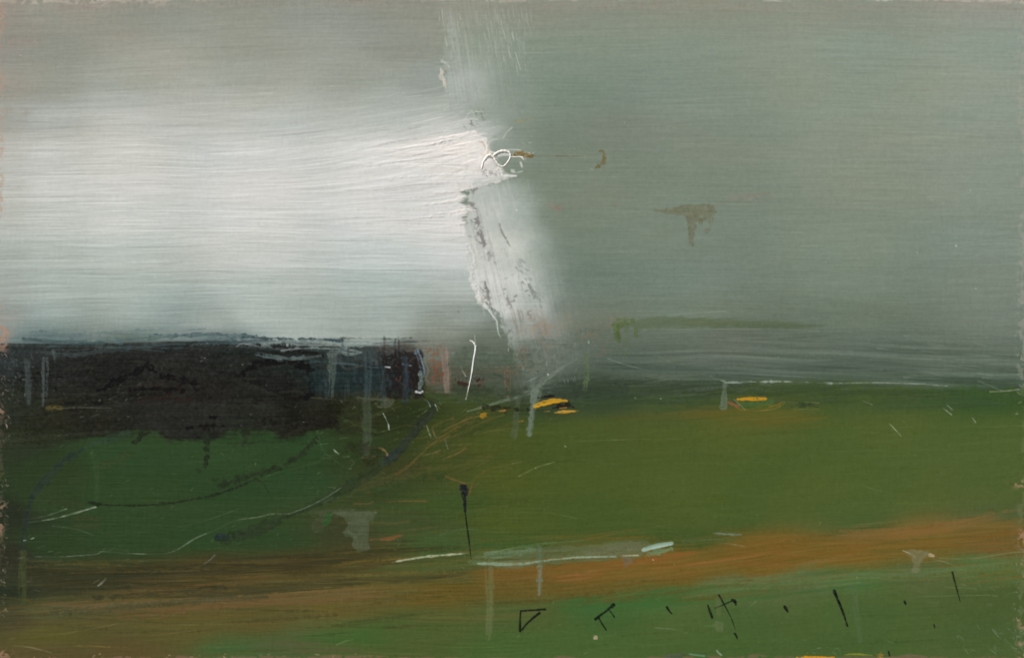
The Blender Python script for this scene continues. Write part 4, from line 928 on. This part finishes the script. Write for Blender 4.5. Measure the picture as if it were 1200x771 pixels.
# orange, yellow and beige at the bottom edge
st([(934,770.3),(955,770),(977,770.3)], [2.4,3,2.6], (214,140,32), .95, rough=1, h=.12, part='orange_edge', label='orange paint at the bottom edge')
st([(990,767),(1002,766),(1022,767.4)], [1,2.4,1.2], (150,150,40), .85, rough=.7, h=.08, part='yellow_streak', label='thin yellow streak at the bottom edge')
blob([(1032,773),(1045,768),(1060,765.5),(1072,765.5),(1085,770),(1092,773)], (116,96,76), .75, 1., 1.2, .04, 'chip', 'brown beige patch at the bottom edge')
flecks(20, (1026,1034,766,771), 3, (190,130,60), .7, 0, 1., 1.2)
flecks(30, (0,420,766,771), 4, (190,150,120), .7, 0, .8, 1.1)
flecks(12, (940,985,756,768), 6, (130,150,126), .5, .3, .5, 1.)

# ======================= mesh building ==================================
C += ((Ngrain*1.0+Nspot*.6)*(1-.6*sm(440, 480, YY)))[..., None]
Z -= Z.min()-.15
lin = np.clip(C, 2, 245)/255.
lin = np.where(lin <= .04045, lin/12.92, ((lin+.055)/1.055)**2.4)
lin = np.maximum(lin-.0055, .0025)
px = ((XX-600)*U).astype(np.float32); pz = (ZC+(385.5-YY)*U).astype(np.float32); py = (-Z*.001).astype(np.float32)
dzx = np.gradient(Z, axis=1)*S*.001/U; dzy = np.gradient(Z, axis=0)*S*.001/U
nrm = np.stack([-dzx, -np.ones_like(Z), dzy], -1); nrm /= np.linalg.norm(nrm, axis=-1, keepdims=True)
VP = np.stack([px, py, pz], -1).reshape(-1, 3); VN = nrm.reshape(-1, 3)
VC = np.concatenate([lin.reshape(-1, 3), np.ones((H*W, 1))], 1).astype(np.float32)
q = (np.arange(H-1)[:, None]*W+np.arange(W-1)[None, :])
FACES = np.stack([q, q+W, q+W+1, q+1], -1).reshape(-1, 4)
FL = L[:-1, :-1].reshape(-1)

def link(o, parent=None):
    bpy.context.scene.collection.objects.link(o)
    if parent: o.parent = parent
    return o
def mat(name): 
    m = bpy.data.materials.new(name); m.use_nodes = True
    return m, m.node_tree.nodes, m.node_tree.links, m.node_tree.nodes['Principled BSDF']

paint, N, K, B = mat('oil_paint')
at = N.new('ShaderNodeAttribute'); at.attribute_name = 'pigment'
K.new(at.outputs['Color'], B.inputs['Base Color'])
nz = N.new('ShaderNodeTexNoise'); nz.inputs['Scale'].default_value = 260
tc = N.new('ShaderNodeTexCoord'); K.new(tc.outputs['Object'], nz.inputs['Vector'])
mr = N.new('ShaderNodeMapRange'); mr.inputs['To Min'].default_value = .42; mr.inputs['To Max'].default_value = .62
K.new(nz.outputs['Fac'], mr.inputs['Value']); K.new(mr.outputs['Result'], B.inputs['Roughness'])
B.inputs['Specular IOR Level'].default_value = .12

def simple(name, c, rough=.8, scale=40., var=.12, bump=.0):
    m, N, K, B = mat(name)
    nz = N.new('ShaderNodeTexNoise'); nz.inputs['Scale'].default_value = scale; nz.inputs['Detail'].default_value = 8
    tc = N.new('ShaderNodeTexCoord'); K.new(tc.outputs['Object'], nz.inputs['Vector'])
    r = N.new('ShaderNodeValToRGB'); e = r.color_ramp.elements
    e[0].color = [v*(1-var) for v in c]+[1]; e[1].color = [v*(1+var) for v in c]+[1]; e[0].position = .3; e[1].position = .7
    K.new(nz.outputs['Fac'], r.inputs['Fac']); K.new(r.outputs['Color'], B.inputs['Base Color'])
    B.inputs['Roughness'].default_value = rough
    if bump:
        b = N.new('ShaderNodeBump'); b.inputs['Strength'].default_value = bump; b.inputs['Distance'].default_value = .004
        K.new(nz.outputs['Fac'], b.inputs['Height']); K.new(b.outputs['Normal'], B.inputs['Normal'])
    return m

root = link(bpy.data.objects.new('oil_painting', None))
root.location = (0, 0, ZC)
root['label'] = 'unframed abstract oil painting of a split grey and white sky above dark green fields'
root['category'] = 'painting'
def local(o): o.location = (0, 0, -ZC); return o

for k, (name, label) in enumerate(PARTS):
    f = FACES[FL == k]
    if len(f) < 3: continue
    u, inv = np.unique(f.reshape(-1), return_inverse=True)
    me = bpy.data.meshes.new(name)
    me.vertices.add(len(u)); me.vertices.foreach_set('co', VP[u].astype(np.float32).ravel())
    me.loops.add(len(inv)); me.loops.foreach_set('vertex_index', inv.astype(np.int32))
    me.polygons.add(len(f)); me.polygons.foreach_set('loop_start', np.arange(0, len(inv), 4, dtype=np.int32))
    me.polygons.foreach_set('use_smooth', np.ones(len(f), bool))
    me.update(calc_edges=True)
    ca = me.color_attributes.new('pigment', 'FLOAT_COLOR', 'POINT'); ca.data.foreach_set('color', VC[u].ravel())
    me.normals_split_custom_set_from_vertices(VN[u].tolist())
    me.materials.append(paint)
    o = local(link(bpy.data.objects.new(name, me), root))
    if label: o['label'] = label

def boxmesh(name, x0, x1, y0, y1, z0, z1, m, parent=None, bev=0.):
    v = [(x, y, z) for x in (x0, x1) for y in (y0, y1) for z in (z0, z1)]
    f = [(0,1,3,2),(4,6,7,5),(0,4,5,1),(2,3,7,6),(0,2,6,4),(1,5,7,3)]
    me = bpy.data.meshes.new(name); me.from_pydata(v, [], f); me.materials.append(m)
    o = link(bpy.data.objects.new(name, me), parent)
    if bev:
        b = o.modifiers.new('bevel', 'BEVEL'); b.width = bev; b.segments = 2
    return o
hw, hh = PW*U/2, PH*U/2
zc = ZC+(385.5-(Y0+PH/2))*U
linen = simple('linen', (.46,.37,.28), .9, 900, .25, .3)
wood = simple('pine', (.42,.28,.15), .6, 60, .2, .1)
o = local(boxmesh('canvas', -hw, hw, 0.0, .0016, zc-hh, zc+hh, linen, root)); o['label'] = 'bare linen canvas wrapped over the stretcher, showing at the worn edges'
for (a, b, c, d) in [(-hw+.002, hw-.002, zc-hh+.002, zc-hh+.04), (-hw+.002, hw-.002, zc+hh-.04, zc+hh-.002), (-hw+.002, -hw+.04, zc-hh+.0405, zc+hh-.0405), (hw-.04, hw-.002, zc-hh+.0405, zc+hh-.0405)]:
    local(boxmesh('stretcher_bar', a, b, .0018, .02, c, d, wood, root, .0015))

# raised threads of paint: real loops standing off the surface
def zat(x, y):
    return Z[int(np.clip((y-Y0)*S, 0, H-1)), int(np.clip((x-X0)*S, 0, W-1))]
def tube(name, pts, rad, lift, col, label):
    P = smooth_path([(x, y, r, l) for (x, y), r, l in zip(pts, rad, lift)], 7); n = 10
    vs, fs = [], []
    for i, (x, y, r, l) in enumerate(P):
        a = P[max(i-1, 0)]; b = P[min(i+1, len(P)-1)]; tx, ty = b[0]-a[0], b[1]-a[1]; ln = math.hypot(tx, ty)+1e-6
        nx, ny = -ty/ln, tx/ln; r *= 1+.12*math.sin(i*1.3)+.08*math.sin(i*2.9)
        d0 = zat(x, y)*.001+(l-r*.15)*U
        for k in range(n):
            t = 2*math.pi*k/n
            vs.append(((x+nx*r*math.cos(t)-600)*U, -(d0+math.sin(t)*r*.9*U), ZC+(385.5-(y+ny*r*math.cos(t)))*U))
    for i in range(len(P)-1):
        for k in range(n): fs.append((i*n+k, i*n+(k+1) % n, (i+1)*n+(k+1) % n, (i+1)*n+k))
    fs.append(tuple(range(n-1, -1, -1))); fs.append(tuple(range((len(P)-1)*n, len(P)*n)))
    me = bpy.data.meshes.new(name); me.from_pydata(vs, [], fs)
    me.polygons.foreach_set('use_smooth', [True]*len(fs)); me.materials.append(col)
    o = local(link(bpy.data.objects.new(name, me), root)); o['label'] = label
cream = simple('cream_paint', (.80,.75,.67), .5, 300, .06, .2)
white = simple('white_paint', (.70,.70,.66), .5, 300, .06, .2)
tube('paint_curl', [(565,192),(569,186),(573,182),(578,184),(581,189),(585,194),(590,195),(595,190),(598,184),(597,179),(591,177),(585,178),(580,181),(577,184)],
     [.9,1.5,1.5,1.4,1.2,1.1,1.,1.,1.1,1.3,1.6,1.5,1.3,.9], [-.3,-.1,0,0,0,-.1,-.2,-.2,-.1,-.1,-.1,-.1,-.1,-.3], cream, 'curled cream thread of paint standing up at the centre')
tube('paint_curl', [(598,184),(604,184),(609,184),(612,185),(614,188)], [.6,.6,.7,1.1,.5], [-.2,-.2,-.2,-.1,-.2], cream, 'short cream tail running from the curl to the brown dab')
tube('paint_curl', [(566,191),(565,195),(564,199)], [.7,.9,.5], [.1,.1,.0], cream, 'tiny cream drop under the curl')
tube('paint_curl', [(550.5,399),(554,400.5),(557,405),(557,411),(555,422),(553.5,434),(551,447),(548,460)],
     [.4,.8,1.0,1.1,.9,.7,.5,.2], [-.1,-.1,-.1,-.1,-.1,-.1,-.1,-.1], white, 'raised core of the white thread over the horizon')

# ======================= the place around it ============================
wall = boxmesh('wall', -2.2, 2.2, .0205, .22, -.05, 2.9, simple('plaster', (.62,.60,.56), .9, 7, .08, .25))
wall['label'] = 'pale plaster wall behind the painting'; wall['category'] = 'wall'
me = bpy.data.meshes.new('ground'); R = 400
me.from_pydata([(-R,-R,0),(R,-R,0),(R,R,0),(-R,R,0)], [], [(0,1,2,3)]); me.materials.append(simple('ground', (.30,.29,.27), .95, 3, .15, .2))
g = link(bpy.data.objects.new('ground', me)); g['kind'] = 'structure'

# ======================= light and camera ===============================
sc = bpy.context.scene
w = bpy.data.worlds.new('World'); sc.world = w; w.use_nodes = True
nt = w.node_tree; bg = nt.nodes['Background']
sky = nt.nodes.new('ShaderNodeTexSky'); sky.sky_type = 'NISHITA'; sky.sun_disc = False
el, az = math.radians(42), math.radians(-128)       # sun high, from the painting's front left
from mathutils import Vector
sd = Vector((math.sin(az)*math.cos(el), math.cos(az)*math.cos(el), math.sin(el)))
sky.sun_elevation = el; sky.sun_rotation = az % (2*math.pi)
nt.links.new(sky.outputs[0], bg.inputs['Color']); bg.inputs['Strength'].default_value = .06
sun = bpy.data.lights.new('sun', 'SUN'); sun.energy = 3.0; sun.angle = math.radians(3); sun.color = (1, .955, .9)
so = link(bpy.data.objects.new('sun', sun)); so.rotation_euler = (-sd).to_track_quat('-Z', 'Y').to_euler()
cam = bpy.data.cameras.new('camera'); co = link(bpy.data.objects.new('camera', cam)); sc.camera = co
co.location = (0, -1.5, ZC); co.rotation_euler = (math.pi/2, 0, 0)
cam.sensor_width = 36; cam.lens = 36*1.5/(1200*U); cam.clip_start = .05; cam.clip_end = 2000
sc.view_settings.view_transform = 'Standard'; sc.view_settings.look = 'None'
sc.view_settings.gamma = 1; sc.view_settings.use_curve_mapping = False
sc.view_settings.exposure = .53
